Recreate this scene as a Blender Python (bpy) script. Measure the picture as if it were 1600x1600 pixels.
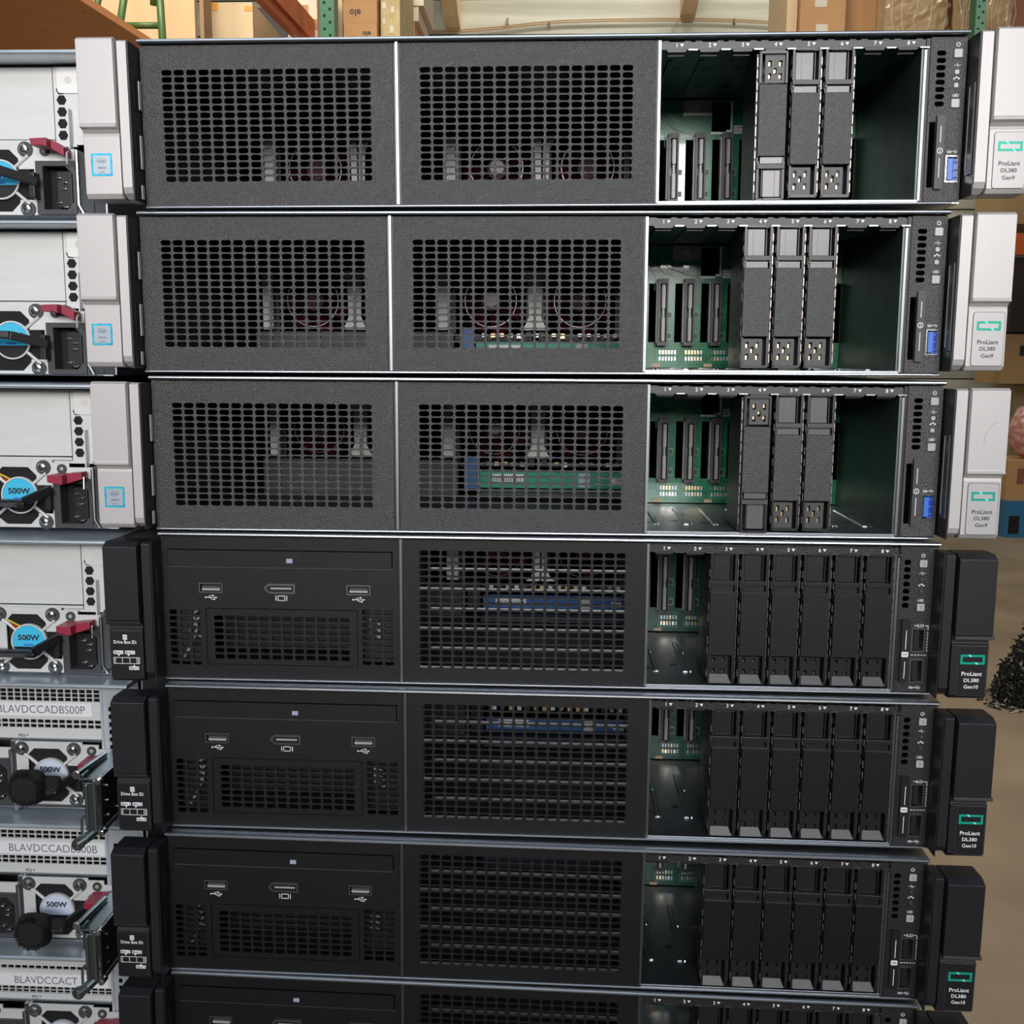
import bpy, bmesh, math, random
from mathutils import Vector, Matrix, Euler
for o in list(bpy.data.objects): bpy.data.objects.remove(o)
SC = bpy.context.scene
COL = SC.collection
R = random.Random(7)
MM = 0.001
EYE = 1.35                                   # camera height above the floor, metres

# ------------------------------------------------------------------ camera
F_PX = 1633.9
RT = Vector((0.99896286, 0.04488353, 0.00765995)); UP = Vector((-0.01404419, 0.14370417, 0.98952103)); FW = Vector((-0.04331243, 0.98860234, -0.14418548))
cam = bpy.data.cameras.new('camera'); cam.sensor_width = 36; cam.lens = 36*F_PX/1600; cam.clip_start = 0.02; cam.clip_end = 100
co = bpy.data.objects.new('camera', cam); COL.objects.link(co)
co.matrix_world = Matrix(((RT.x, UP.x, -FW.x, 0), (RT.y, UP.y, -FW.y, 0), (RT.z, UP.z, -FW.z, EYE), (0, 0, 0, 1)))
SC.camera = co
def at(px, py, Y):                           # photo pixel -> world metres at distance Y (metres) down the hall
    d = FW + (px-800)/F_PX*RT - (py-800)/F_PX*UP
    return Vector((0, 0, EYE)) + d*(Y/d.y)

# ------------------------------------------------------------------ world, lights, exposure
SC.view_settings.view_transform = 'Standard'; SC.view_settings.look = 'None'; SC.view_settings.gamma = 1
SC.view_settings.exposure = 0.0
SC.view_settings.use_curve_mapping = False
w = bpy.data.worlds.new('daylight'); SC.world = w; w.use_nodes = True
nt = w.node_tree; bg = nt.nodes['Background']
tc = nt.nodes.new('ShaderNodeTexCoord'); sx = nt.nodes.new('ShaderNodeSeparateXYZ'); rp = nt.nodes.new('ShaderNodeValToRGB')
nt.links.new(tc.outputs['Generated'], sx.inputs[0]); nt.links.new(sx.outputs['Z'], rp.inputs[0]); nt.links.new(rp.outputs[0], bg.inputs[0])
rp.color_ramp.elements[0].position = 0.0; rp.color_ramp.elements[0].color = (0.10, 0.095, 0.09, 1)
rp.color_ramp.elements[1].position = 0.75; rp.color_ramp.elements[1].color = (0.62, 0.78, 1.0, 1)
bg.inputs[1].default_value = 0.16
def area(name, loc, tgt, sx_, sy_, power, color, spread=180):
    l = bpy.data.lights.new(name, 'AREA'); l.shape = 'RECTANGLE'; l.size = sx_; l.size_y = sy_; l.energy = power; l.color = color
    l.spread = math.radians(spread)
    o = bpy.data.objects.new(name, l); COL.objects.link(o); o.location = loc
    o.rotation_euler = (Vector(tgt)-Vector(loc)).to_track_quat('-Z', 'Y').to_euler(); return o
area('door_daylight', (0.08, -1.5, EYE+0.50), (0.02, 0.6, EYE+0.37), 1.6, 0.5, 10.2, (1.0, 0.975, 0.955), 72)
area('sky_daylight', (-0.2, -2.6, EYE+2.4), (0, 0.6, EYE-0.1), 3.0, 1.4, 36, (0.72, 0.86, 1.0))
area('aisle_fill_near', (-1.2, 2.0, 4.6), (-1.3, 5.0, 2.9), 2.5, 1.0, 165, (1.0, 0.93, 0.76))  # unseen warm fill light, added to brighten the goods behind the stacks
area('aisle_fill_far', (0.9, 7.6, 6.3), (0.9, 9.8, 4.3), 3.0, 0.6, 120, (1.0, 0.97, 0.86))  # unseen fill light, added to brighten the back wall
area('floor_fill', (3.4, 2.8, 3.5), (3.0, 5.2, 0), 2.5, 2.0, 64, (1.0, 0.93, 0.82))  # extra light added out of view to brighten the floor at right

# ------------------------------------------------------------------ materials
MATS = {}
def mat(name, col, rough=0.5, metal=0.0, grain=0, bump=0.0, mix=None, nscale=60, spec=0.5, noisecol=None, emit=None, alpha=None, trans=0, coat=0, aniso=None):
    if name in MATS: return MATS[name]
    m = bpy.data.materials.new(name); m.use_nodes = True; n = m.node_tree.nodes; L = m.node_tree.links
    b = n['Principled BSDF']; b.inputs['Base Color'].default_value = (*col, 1); b.inputs['Roughness'].default_value = rough; b.inputs['Metallic'].default_value = metal
    b.inputs['Specular IOR Level'].default_value = spec
    if coat: b.inputs['Coat Weight'].default_value = coat
    if trans: b.inputs['Transmission Weight'].default_value = trans
    if alpha is not None: b.inputs['Alpha'].default_value = alpha
    t = n.new('ShaderNodeTexCoord')
    if mix:                                   # large soft variation between two colours
        ns = n.new('ShaderNodeTexNoise'); ns.inputs['Scale'].default_value = nscale; ns.inputs['Detail'].default_value = 4
        mp = n.new('ShaderNodeMapping'); L.new(t.outputs['Object'], mp.inputs[0]); L.new(mp.outputs[0], ns.inputs['Vector'])
        if aniso: mp.inputs['Scale'].default_value = aniso
        r = n.new('ShaderNodeValToRGB'); r.color_ramp.elements[0].position = 0.35; r.color_ramp.elements[1].position = 0.65
        r.color_ramp.elements[0].color = (*col, 1); r.color_ramp.elements[1].color = (*mix, 1)
        L.new(ns.outputs['Fac'], r.inputs[0]); L.new(r.outputs[0], b.inputs['Base Color'])
    if grain:
        g = n.new('ShaderNodeTexNoise'); g.inputs['Scale'].default_value = grain; g.inputs['Detail'].default_value = 3; L.new(t.outputs['Object'], g.inputs['Vector'])
        if noisecol:
            r = n.new('ShaderNodeValToRGB'); r.color_ramp.elements[0].position = 0.42; r.color_ramp.elements[1].position = 0.62
            r.color_ramp.elements[0].color = (*col, 1); r.color_ramp.elements[1].color = (*noisecol, 1); L.new(g.outputs['Fac'], r.inputs[0]); L.new(r.outputs[0], b.inputs['Base Color'])
        if bump:
            bp = n.new('ShaderNodeBump'); bp.inputs['Strength'].default_value = bump; bp.inputs['Distance'].default_value = 0.0006
            L.new(g.outputs['Fac'], bp.inputs['Height']); L.new(bp.outputs[0], b.inputs['Normal'])
    MATS[name] = m; return m
BEZ = mat('bezel_black', (0.010, 0.0095, 0.0105), 0.38, grain=1500, bump=1.0, noisecol=(0.040, 0.038, 0.042), spec=0.85)
BEZB = mat('media_black', (0.004, 0.004, 0.005), 0.45, grain=2200, bump=0.4, noisecol=(0.010, 0.010, 0.012), spec=0.35)
CTRL = mat('control_black', (0.022, 0.020, 0.020), 0.45, grain=1200, bump=0.9, noisecol=(0.065, 0.058, 0.056), spec=0.7)
CTRLB = mat('control_black_dark', (0.012, 0.012, 0.013), 0.45, grain=1300, bump=0.5, noisecol=(0.026, 0.024, 0.026))
EARB = mat('ear_black', (0.014, 0.014, 0.017), 0.42, grain=1200, bump=0.12)
EARS = mat('ear_silver', (0.53, 0.505, 0.50), 0.42, metal=0.25, grain=1500, bump=0.04, noisecol=(0.57, 0.54, 0.53))
EARG = mat('ear_badge_silver', (0.50, 0.485, 0.48), 0.4, metal=0.25)
BLK = mat('black_plastic', (0.012, 0.012, 0.014), 0.4)
DRK = mat('void_black', (0.004, 0.004, 0.005), 0.8)
DRV = mat('drive_black', (0.018, 0.018, 0.019), 0.42, grain=1900, bump=0.5, noisecol=(0.044, 0.044, 0.047), spec=0.6)
DRVD = mat('drive_black_dark', (0.005, 0.005, 0.006), 0.45, grain=2300, bump=0.25, noisecol=(0.010, 0.010, 0.011), spec=0.35)
DRVF = mat('drive_frame', (0.014, 0.014, 0.016), 0.35, grain=600, bump=0.1)
DRVL = mat('drive_recess', (0.12, 0.115, 0.114), 0.28, grain=300, bump=0.05)
RAIL = mat('steel_rail', (0.42, 0.44, 0.47), 0.33, metal=1.0, grain=300, bump=0.03)
DIV = mat('divider_steel', (0.26, 0.27, 0.29), 0.36, metal=1.0)
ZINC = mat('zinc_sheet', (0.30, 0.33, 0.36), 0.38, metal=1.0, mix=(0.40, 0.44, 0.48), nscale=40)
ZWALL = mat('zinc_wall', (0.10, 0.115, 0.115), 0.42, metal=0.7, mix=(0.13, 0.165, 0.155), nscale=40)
INNER = mat('inner_steel', (0.05, 0.05, 0.055), 0.5, metal=0.5)
TIN = mat('plated_steel', (0.62, 0.625, 0.62), 0.55, metal=0.2, mix=(0.68, 0.68, 0.67), nscale=18, aniso=(1, 1, 6))
TINB = mat('plated_steel_blue', (0.64, 0.68, 0.74), 0.4, metal=0.6, mix=(0.72, 0.76, 0.82), nscale=18)
LID = mat('lid_steel', (0.58, 0.64, 0.70), 0.36, metal=0.75, mix=(0.66, 0.72, 0.78), nscale=25)
CHR = mat('bright_screw', (0.85, 0.84, 0.82), 0.18, metal=1.0)
GOLD = mat('gold_contact', (0.85, 0.60, 0.35), 0.3, metal=1.0)
PCB = mat('board_green', (0.006, 0.13, 0.055), 0.25, spec=0.6, mix=(0.010, 0.19, 0.085), nscale=220, coat=0.5)
TRACE = mat('board_trace', (0.10, 0.36, 0.17), 0.25, coat=0.5)
WHT = mat('white_print', (0.80, 0.80, 0.80), 0.5)
LBL = mat('paper_label', (0.78, 0.78, 0.80), 0.55)
INK = mat('ink_black', (0.02, 0.02, 0.025), 0.6)
GRY = mat('grey_plastic', (0.33, 0.32, 0.32), 0.35)
DGRY = mat('dark_grey', (0.050, 0.050, 0.053), 0.45)
BUTN = mat('button_grey', (0.46, 0.43, 0.43), 0.25, coat=0.4)
BLUE = mat('usb_blue', (0.01, 0.06, 0.42), 0.3, coat=0.4)
BLUL = mat('usb_blue_light', (0.06, 0.18, 0.60), 0.3)
TEAL = mat('logo_teal', (0.01, 0.42, 0.30), 0.3, metal=0.2)
TEALL = mat('logo_glint', (0.35, 0.95, 0.78), 0.25)
TEALP = mat('board_teal', (0.01, 0.30, 0.20), 0.4)
BLUP = mat('board_blue', (0.03, 0.12, 0.35), 0.4)
CYAN = mat('hub_label_cyan', (0.05, 0.50, 0.76), 0.45)
HUBW = mat('hub_label_white', (0.62, 0.68, 0.82), 0.45)
RED = mat('tab_red', (0.30, 0.025, 0.055), 0.4)
WRED = mat('wire_red', (0.55, 0.03, 0.02), 0.5)
FANR = mat('fan_maroon', (0.09, 0.010, 0.016), 0.5, spec=0.3)
POST = mat('post_white', (0.90, 0.88, 0.83), 0.45)
FANW = mat('guard_wire', (.22, .20, .19), .3, metal=1)
VEL = mat('loop_fabric', (0.012, 0.010, 0.010), 0.95, grain=1400, bump=1.0)
STK = mat('sticker_blue', (0.03, 0.38, 0.78), 0.25, mix=(0.05, 0.70, 0.85), nscale=300, metal=0.3)
STKB = mat('sticker_face', (0.50, 0.55, 0.60), 0.3, metal=0.3)
LEDG = mat('led_lens', (0.03, 0.10, 0.04), 0.2)
LEDC = mat('led_clear', (0.30, 0.38, 0.30), 0.2)

# ------------------------------------------------------------------ mesh builder (millimetres, x right, y into the scene, z up)
TXT = {}
def text_polys(s, bold=0):
    key = (s, bold)
    if key not in TXT:
        c = bpy.data.curves.new('t', 'FONT'); c.body = s; c.size = 1; c.resolution_u = 3; c.offset = bold
        o = bpy.data.objects.new('t', c); me = bpy.data.meshes.new_from_object(o)
        TXT[key] = ([tuple(v.co) for v in me.vertices], [tuple(p.vertices) for p in me.polygons])
        bpy.data.objects.remove(o); bpy.data.curves.remove(c); bpy.data.meshes.remove(me)
    return TXT[key]
class MB:
    def __init__(s): s.v = []; s.f = []; s.m = []; s.mats = []
    def mi(s, m):
        if m not in s.mats: s.mats.append(m)
        return s.mats.index(m)
    def add(s, vs, fs, m):
        b = len(s.v); k = s.mi(m); s.v += [tuple(v) for v in vs]
        for f in fs: s.f.append([b+i for i in f]); s.m.append(k)
        return s
    def box(s, x0, x1, y0, y1, z0, z1, m):
        x0, x1 = sorted((x0, x1)); y0, y1 = sorted((y0, y1)); z0, z1 = sorted((z0, z1))
        v = [(x, y, z) for z in (z0, z1) for y in (y0, y1) for x in (x0, x1)]
        return s.add(v, [(0, 2, 3, 1), (4, 5, 7, 6), (0, 1, 5, 4), (2, 6, 7, 3), (0, 4, 6, 2), (1, 3, 7, 5)], m)
    def prism(s, pts, a0, a1, m, axis='y', caps=True):        # pts: outline; axis y -> (x,z); x -> (y,z); z -> (x,y)
        def P(p, a): return {'y': (p[0], a, p[1]), 'x': (a, p[0], p[1]), 'z': (p[0], p[1], a)}[axis]
        n = len(pts); v = [P(p, a0) for p in pts]+[P(p, a1) for p in pts]
        A = sum(pts[i][0]*pts[(i+1) % n][1]-pts[(i+1) % n][0]*pts[i][1] for i in range(n))
        fs = [(i, (i+1) % n, n+(i+1) % n, n+i) for i in range(n)]
        if caps: fs += [tuple(range(n))[::-1], tuple(range(n, 2*n))]
        flip = (A > 0) == (axis == 'y')
        if a1 < a0: flip = not flip
        if flip: fs = [f[::-1] for f in fs]
        return s.add(v, fs, m)
    def rrect(s, x0, x1, z0, z1, r, y0, y1, m, n=3):
        return s.prism(rr(x0, x1, z0, z1, r, n), y0, y1, m)
    def cyl(s, c, r, a0, a1, m, axis='y', n=20, r2=None):
        r2 = r if r2 is None else r2
        def P(x, z, a): return {'y': (x, a, z), 'x': (a, x, z), 'z': (x, z, a)}[axis]
        v = [P(c[0]+r*math.cos(6.28318*i/n), c[1]+r*math.sin(6.28318*i/n), a0) for i in range(n)]+[P(c[0]+r2*math.cos(6.28318*i/n), c[1]+r2*math.sin(6.28318*i/n), a1) for i in range(n)]
        return s.add(v, [(i, (i+1) % n, n+(i+1) % n, n+i) for i in range(n)]+[tuple(range(n))[::-1], tuple(range(n, 2*n))], m)
    def ring(s, c, r0, r1, y0, y1, m, n=32, a0=0, a1=360):
        v = []; k = n+1
        for i in range(k):
            a = math.radians(a0+(a1-a0)*i/n)
            for r, y in ((r0, y0), (r1, y0), (r1, y1), (r0, y1)): v.append((c[0]+r*math.cos(a), y, c[1]+r*math.sin(a)))
        fs = []
        for i in range(n):
            for j in range(4): fs.append((4*i+j, 4*i+(j+1) % 4, 4*i+4+(j+1) % 4, 4*i+4+j))
        return s.add(v, fs, m)
    def dome(s, c, r, y, h, m, n=16):                          # button-head screw facing the viewer
        v = []; rings = ((1, 0), (0.92, .35), (0.7, .75), (0.35, .96))
        for q, hh in rings: v += [(c[0]+r*q*math.cos(6.28318*i/n), y-h*hh, c[1]+r*q*math.sin(6.28318*i/n)) for i in range(n)]
        v.append((c[0], y-h, c[1])); fs = []
        for k in range(3): fs += [(k*n+i, k*n+(i+1) % n, (k+1)*n+(i+1) % n, (k+1)*n+i) for i in range(n)]
        fs += [(3*n+i, 3*n+(i+1) % n, 4*n) for i in range(n)]
        return s.add(v, fs, m)
    def tube(s, path, r, m, n=8):
        P = [Vector(p) for p in path]; v = []; k = len(P)
        for i, p in enumerate(P):
            t = (P[min(i+1, k-1)]-P[max(i-1, 0)]).normalized(); a = t.orthogonal().normalized() if i == 0 else (a-t*a.dot(t)).normalized(); b = t.cross(a)
            rad = r[i] if isinstance(r, (list, tuple)) else r
            v += [p+rad*(math.cos(6.28318*j/n)*a+math.sin(6.28318*j/n)*b) for j in range(n)]
        fs = [(i*n+j, i*n+(j+1) % n, (i+1)*n+(j+1) % n, (i+1)*n+j) for i in range(k-1) for j in range(n)]
        fs += [tuple(range(n))[::-1], tuple(range((k-1)*n, k*n))]
        return s.add(v, fs, m)
    def bar(s, a, b, w, h, m, up=(0, 0, 1)):                   # box beam between two points
        a = Vector(a); b = Vector(b); t = (b-a).normalized(); sd = t.cross(Vector(up)).normalized(); u = sd.cross(t)
        v = [p+sd*i*w/2+u*j*h/2 for p in (a, b) for i, j in ((-1, -1), (1, -1), (1, 1), (-1, 1))]
        return s.add(v, [(0, 1, 2, 3), (7, 6, 5, 4), (0, 4, 5, 1), (1, 5, 6, 2), (2, 6, 7, 3), (3, 7, 4, 0)], m)
    def text(s, t, x, z, size, y, m, w=None, align='c', flip=False, plane=None, bold=.018):
        V, Fs = text_polys(t, bold)
        if not V: return s
        x0 = min(v[0] for v in V); x1 = max(v[0] for v in V); z0 = min(v[1] for v in V); z1 = max(v[1] for v in V)
        kz = size/(z1-z0); kx = (w/(x1-x0)) if w else kz
        ox = {'c': (x0+x1)/2, 'l': x0, 'r': x1}[align]; oz = (z0+z1)/2; sg = -1 if flip else 1
        if plane: return s.add([plane((v[0]-ox)*kx*sg, (v[1]-oz)*kz*sg) for v in V], Fs, m)
        return s.add([(x+(v[0]-ox)*kx*sg, y, z+(v[1]-oz)*kz*sg) for v in V], Fs, m)
    def panel(s, x0, x1, z0, z1, y0, y1, m, fields=(), cut=()):  # sheet with rows of rounded slots (fields) and square openings (cut)
        xs = sorted({x0, x1, *[f[0] for f in fields], *[f[1] for f in fields], *[c[0] for c in cut], *[c[1] for c in cut]})
        zs = sorted({z0, z1, *[f[2] for f in fields], *[f[3] for f in fields], *[c[2] for c in cut], *[c[3] for c in cut]})
        for i in range(len(xs)-1):
            for j in range(len(zs)-1):
                a, b, c, d = xs[i], xs[i+1], zs[j], zs[j+1]; mx = (a+b)/2; mz = (c+d)/2
                if any(f[0] < mx < f[1] and f[2] < mz < f[3] for f in fields) or any(f[0] < mx < f[1] and f[2] < mz < f[3] for f in cut): continue
                s.add([(a, y0, c), (b, y0, c), (b, y0, d), (a, y0, d)], [(0, 1, 2, 3)], m)
                s.add([(a, y1, c), (b, y1, c), (b, y1, d), (a, y1, d)], [(3, 2, 1, 0)], m)
        rim = lambda a, b, c, d, inv: s.add([(a, y0, c), (b, y0, c), (b, y0, d), (a, y0, d), (a, y1, c), (b, y1, c), (b, y1, d), (a, y1, d)],
                [(0, 4, 5, 1), (1, 5, 6, 2), (2, 6, 7, 3), (3, 7, 4, 0)] if not inv else [(1, 5, 4, 0), (2, 6, 5, 1), (3, 7, 6, 2), (0, 4, 7, 3)], m)
        rim(x0, x1, z0, z1, False)
        for c in cut: rim(*c, True)
        for fx0, fx1, fz0, fz1, nx, nz, hw, hh, r in fields:
            pw = (fx1-fx0)/nx; ph = (fz1-fz0)/nz
            for i in range(nx):
                for j in range(nz):
                    cx = fx0+(i+.5)*pw; cz = fz0+(j+.5)*ph; H = []; O = []
                    for sx_, sz_, q in ((1, -1, -90), (1, 1, 0), (-1, 1, 90), (-1, -1, 180)):
                        kx = cx+sx_*(hw/2-r); kz = cz+sz_*(hh/2-r); X = cx+sx_*pw/2; Z = cz+sz_*ph/2
                        for t in (0, 45, 90):
                            a = math.radians(q+t); H.append((kx+r*math.cos(a), kz+r*math.sin(a)))
                        if sx_*sz_ < 0: O += [(kx, Z), (X, Z), (X, kz)]
                        else: O += [(X, kz), (X, Z), (kx, Z)]
                    v = [(p[0], y0, p[1]) for p in O]+[(p[0], y0, p[1]) for p in H]+[(p[0], y1, p[1]) for p in H]
                    s.add(v, [(k, (k+1) % 12, 12+(k+1) % 12, 12+k) for k in range(12)]+[(12+k, 12+(k+1) % 12, 24+(k+1) % 12, 24+k) for k in range(12)], m)
        return s
    def build(s, name, parent=None, off=(0, 0, 0), bevel=0, smooth=False, seg=2):
        me = bpy.data.meshes.new(name); k = MM
        me.from_pydata([((v[0]-off[0])*k, (v[1]-off[1])*k, (v[2]-off[2])*k) for v in s.v], [], s.f)
        for m in s.mats: me.materials.append(m)
        me.polygons.foreach_set('material_index', s.m)
        if smooth: me.polygons.foreach_set('use_smooth', [True]*len(s.f))
        me.update()
        o = bpy.data.objects.new(name, me); COL.objects.link(o)
        if parent: o.parent = parent
        if bevel:
            b = o.modifiers.new('bevel', 'BEVEL'); b.width = bevel*MM; b.segments = seg; b.limit_method = 'ANGLE'; b.angle_limit = math.radians(35)
        return o
def rr(x0, x1, z0, z1, r, n=3):
    x0, x1 = min(x0, x1), max(x0, x1); z0, z1 = min(z0, z1), max(z0, z1); P = []
    for cx, cz, q in ((x1-r, z0+r, -90), (x1-r, z1-r, 0), (x0+r, z1-r, 90), (x0+r, z0+r, 180)):
        for t in range(n+1): a = math.radians(q+90*t/n); P.append((cx+r*math.cos(a), cz+r*math.sin(a)))
    return P
def tag(o, label=None, cat=None, group=None, kind=None):
    if label: o['label'] = label
    if cat: o['category'] = cat
    if group: o['group'] = group
    if kind: o['kind'] = kind
    return o
def empty(name, loc=(0, 0, 0), rot=(0, 0, 0)):
    o = bpy.data.objects.new(name, None); COL.objects.link(o); o.location = loc; o.rotation_euler = rot; o.empty_display_size = .05; return o
def copy_tree(o, parent=None):
    c = o.copy(); COL.objects.link(c); c.parent = parent
    for ch in [q for q in bpy.data.objects if q.parent == o]: copy_tree(ch, c)
    return c

# ------------------------------------------------------------------ the setting
CONC = mat('concrete_floor', (0.235, 0.175, 0.115), 0.55, mix=(0.33, 0.25, 0.17), nscale=2.2, grain=0)
BOARDW = mat('painted_boards', (0.40, 0.385, 0.31), 0.7, mix=(0.60, 0.59, 0.50), nscale=1.6, aniso=(0.3, 1, 5))
def m_(v): return tuple(c/MM for c in v)
MB().box(-6000, 7000, -6000, 11000, -60, 0, CONC).build('floor')['kind'] = 'structure'
wb = MB(); Yb = 9800
for k in range(17): wb.box(-6000, 7000, Yb+(k % 2)*3, Yb+80, 300*k+14, 300*k+300, BOARDW)
wb.box(-6000, 7000, Yb+10, Yb+90, 5100, 6200, mat('dark_timber', (0.16, 0.09, 0.045), 0.7))
wb.build('wall_back')['kind'] = 'structure'

# ------------------------------------------------------------------ front-facing rack servers
SRV = [(-229.6365, 585.986, 166.4495, 9.2e-3, 8.0e-3), (-234.0261, 587.2209, 76.8888, 4.4e-3, 3.5e-3), (-230.7885, 586.1417, -12.9488, 4.5e-3, 1.2e-3),
       (-228.982, 585.7239, -102.0148, -2.5e-3, 1.4e-3), (-226.0672, 579.7154, -190.6144, -4.1e-3, -0.8e-3), (-227.7894, 574.1882, -279.4385, -5.4e-3, -5.0e-3), (-227.9944, 575.4906, -367.9942, -8.5e-3, -8.2e-3)]
BASE = (221, 340, -85.7)
def srv_frame(i):
    X, Y, Z, yw, rl = SRV[i]
    return Matrix.Translation((X*MM, Y*MM, Z*MM+EYE)) @ Matrix.Rotation(yw, 4, 'Z') @ Matrix.Rotation(-rl, 4, 'Y')
def place(o, M, p):
    Mx = M @ Matrix.Translation(Vector(p)*MM); o.location = Mx.to_translation(); o.rotation_euler = Mx.to_euler(); return o

def slot_x(n): return 333.5+17.35*(n-4)
def chassis(gen):
    b = MB()
    b.box(0, 442, -1, 700, 0.6, 2.4, RAIL).tube([(0, -2.2, 1.5), (442, -2.2, 1.5)], 1.15, RAIL, 10)
    b.box(0, 442, -.5, 700, -85.3, -84.5, RAIL).tube([(0, -0.2, -84.95), (438, -0.2, -84.95)], .75, RAIL, 10)
    b.box(-.6, .6, 3, 700, -85, 1, INNER).box(441.4, 442.6, 3, 700, -85, 1, INNER)
    b.box(0, 442, 680, 682, -85, 1, INNER)
    b.box(0.6, 279.3, 2, 400, -84.5, -83.6, INNER).box(0.6, 279.3, 2, 400, -0.3, .5, INNER)   # inner liner
    return b
def fans(gen, root, off):
    """the fan wall seen through the perforated covers"""
    b = MB(); y = 158
    for cx, w in ((27.7, 7), (89.6, 9.5), (153, 8.5), (217, 9.5)):
        if w > 9:
            for s in (-1, 1):
                b.prism([(cx+s*.6, -16), (cx+s*10, -16), (cx+s*8.5, -19), (cx+s*5.2, -25), (cx+s*4.4, -48), (cx+s*7, -54), (cx+s*10.5, -57), (cx+s*.6, -57)][::s], y, y+4, POST)
        else: b.box(cx-w/2, cx+w/2, y, y+4, -18, -57, POST)
    b.box(20, 279, y+5, y+7, -1, -16, DGRY).box(20, 160, y-4, y+6, -58.5, -84, DGRY)
    b.build('fan_bracket', root, off)
    for k, cx in enumerate((58.8, 121.5, 185.5, 248.5)):
        if k == 1: continue
        f = MB(); cz = -36.5
        f.panel(cx-29, cx+29, -64, -8, y+8, y+34, BLK, cut=[(cx-25, cx+25, -61, -12)])
        for r in (18.2,): f.ring((cx, cz), r-.25, r+.25, y+5, y+5.5, FANW, 36)
        for t in range(4):
            a = math.radians(45+90*t); f.tube([(cx+7*math.cos(a), y+5.5, cz+7*math.sin(a)), (cx+30*math.cos(a), y+5.5, cz+30*math.sin(a))], .28, FANW, 6)
        fo = f.build('fan', root, off)
        h = MB(); h.cyl((cx, cz), 7, y+9, y+30, FANR)
        for t in range(7):
            a = t*2*math.pi/7
            v = []
            for r in (8, 16, 24):
                for yy, da in ((y+12, 0), (y+26, .55)):
                    aa = a+da+r*.012; v.append((cx+r*math.cos(aa), yy, cz+r*math.sin(aa)))
            h.add(v, [(0, 1, 3, 2), (2, 3, 5, 4)], FANR)
        if gen == 9 and k == 2: h.cyl((cx, cz+1), 5, y+8.4, y+8.9, mat('hub_sticker', (0.55, 0.52, 0.48), 0.35))
        h.build('rotor', fo, off)
    c = MB(); tl = TEALP if gen == 9 else BLUP
    c.box(176, 279, y-8, y-6, -66, -77.5, tl)
    c.box(185, 207, y-8.6, y-8.2, -67.5, -73, LBL).box(246, 254, y-8.6, y-8.2, -66.5, -76.5, mat('grey_label', (.5, .55, .6), .5)).box(268, 278, y-8.6, y-8.2, -70, -73.5, LBL)
    for q in range(12): c.box(186+q*1.7, 186.6+q*1.7, y-9, y-8.7, -70, -72.6, INK)
    for q in range(5): c.box(272+q*1.1, 272.5+q*1.1, y-9, y-8.7, -70.5, -73, INK)
    c.box(165, 174, y-10, y, -56, -78, BLUP if gen == 9 else BLK).box(176, 279, y-30, y-8, -79, -80, DGRY)
    for q in range(16): c.box(180+q*6.1, 183+q*6.1, y-3, y, -59.5, -61.5-R.random()*1.5, R.choice([GOLD, CHR, POST, DGRY]))
    c.build('memory_board', root, off)

def cover_panel(x0, x1, fields, root, off, m, name='perforated_cover'):
    b = MB(); b.panel(x0, x1, -84.2, -0.2, 0, 1.6, m, fields)
    b.box(x0, x0+1, 1.6, 16, -84, -.4, m).box(x1-1, x1, 1.6, 16, -84, -.4, m)
    return b.build(name, root, off)

def usb_port(b, x0, x1, z0, z1, blue):
    """type A socket, upright or lying"""
    b.panel(x0, x1, z0, z1, -.5, 9, CHR if blue else mat('port_metal', (0.45, 0.42, 0.38), .3, metal=1), cut=[(x0+.7, x1-.7, z0+.7, z1-.7)])
    b.box(x0+.7, x1-.7, 8, 8.4, z0+.7, z1-.7, BLUE if blue else BLK)
    if x1-x0 > z1-z0: b.box(x0+1.6, x1-1.6, .4, 8, (z0+z1)/2, z1-1.6, DGRY if not blue else BLUL)
    else:
        b.box(x0+1.4, (x0+x1)/2+.6, .1, 8, z0+1.4, z1-1.4, BLUL if blue else BLK)
        if blue:
            b.box((x0+x1)/2+.6, x1-.8, 2, 8, z0+.8, z1-.8, BLUE)
            for q in range(3): b.box((x0+x1)/2+1, x1-1, 1, 2, z0+2.5+q*4, z0+3.3+q*4, BLUL)
def usb_icon(b, x, z, y, k=1.0):
    b.box(x-4*k, x+3*k, y, y-.05, z-.18*k, z+.18*k, WHT); b.cyl((x-3.8*k, z), .6*k, y, y-.05, WHT, n=10)
    b.add([(x+3*k, y-.05, z-.7*k), (x+4.4*k, y-.05, z), (x+3*k, y-.05, z+.7*k)], [(0, 1, 2)], WHT)
    b.bar((x-2.4*k, y-.03, z), (x-.6*k, y-.03, z+1.3*k), .35*k, .05, WHT, up=(0, 1, 0)); b.box(x-.6*k, x+1.2*k, y, y-.05, z+1.15*k, z+1.5*k, WHT); b.box(x+1*k, x+2*k, y, y-.05, z+.9*k, z+1.8*k, WHT)
    b.bar((x-1.2*k, y-.03, z), (x+.6*k, y-.03, z-1.3*k), .35*k, .05, WHT, up=(0, 1, 0)); b.box(x+.6*k, x+1.8*k, y, y-.05, z-1.5*k, z-1.15*k, WHT); b.cyl((x+2.2*k, z-1.3*k), .55*k, y, y-.05, WHT, n=10)
def power_icon(b, x, z, r, m=WHT):
    b.ring((x, z), r*.72, r, -.08, -.02, m, 16, 125, 415); b.box(x-.15, x+.15, -.08, -.02, z+.1, z+r*1.15, m)

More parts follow.
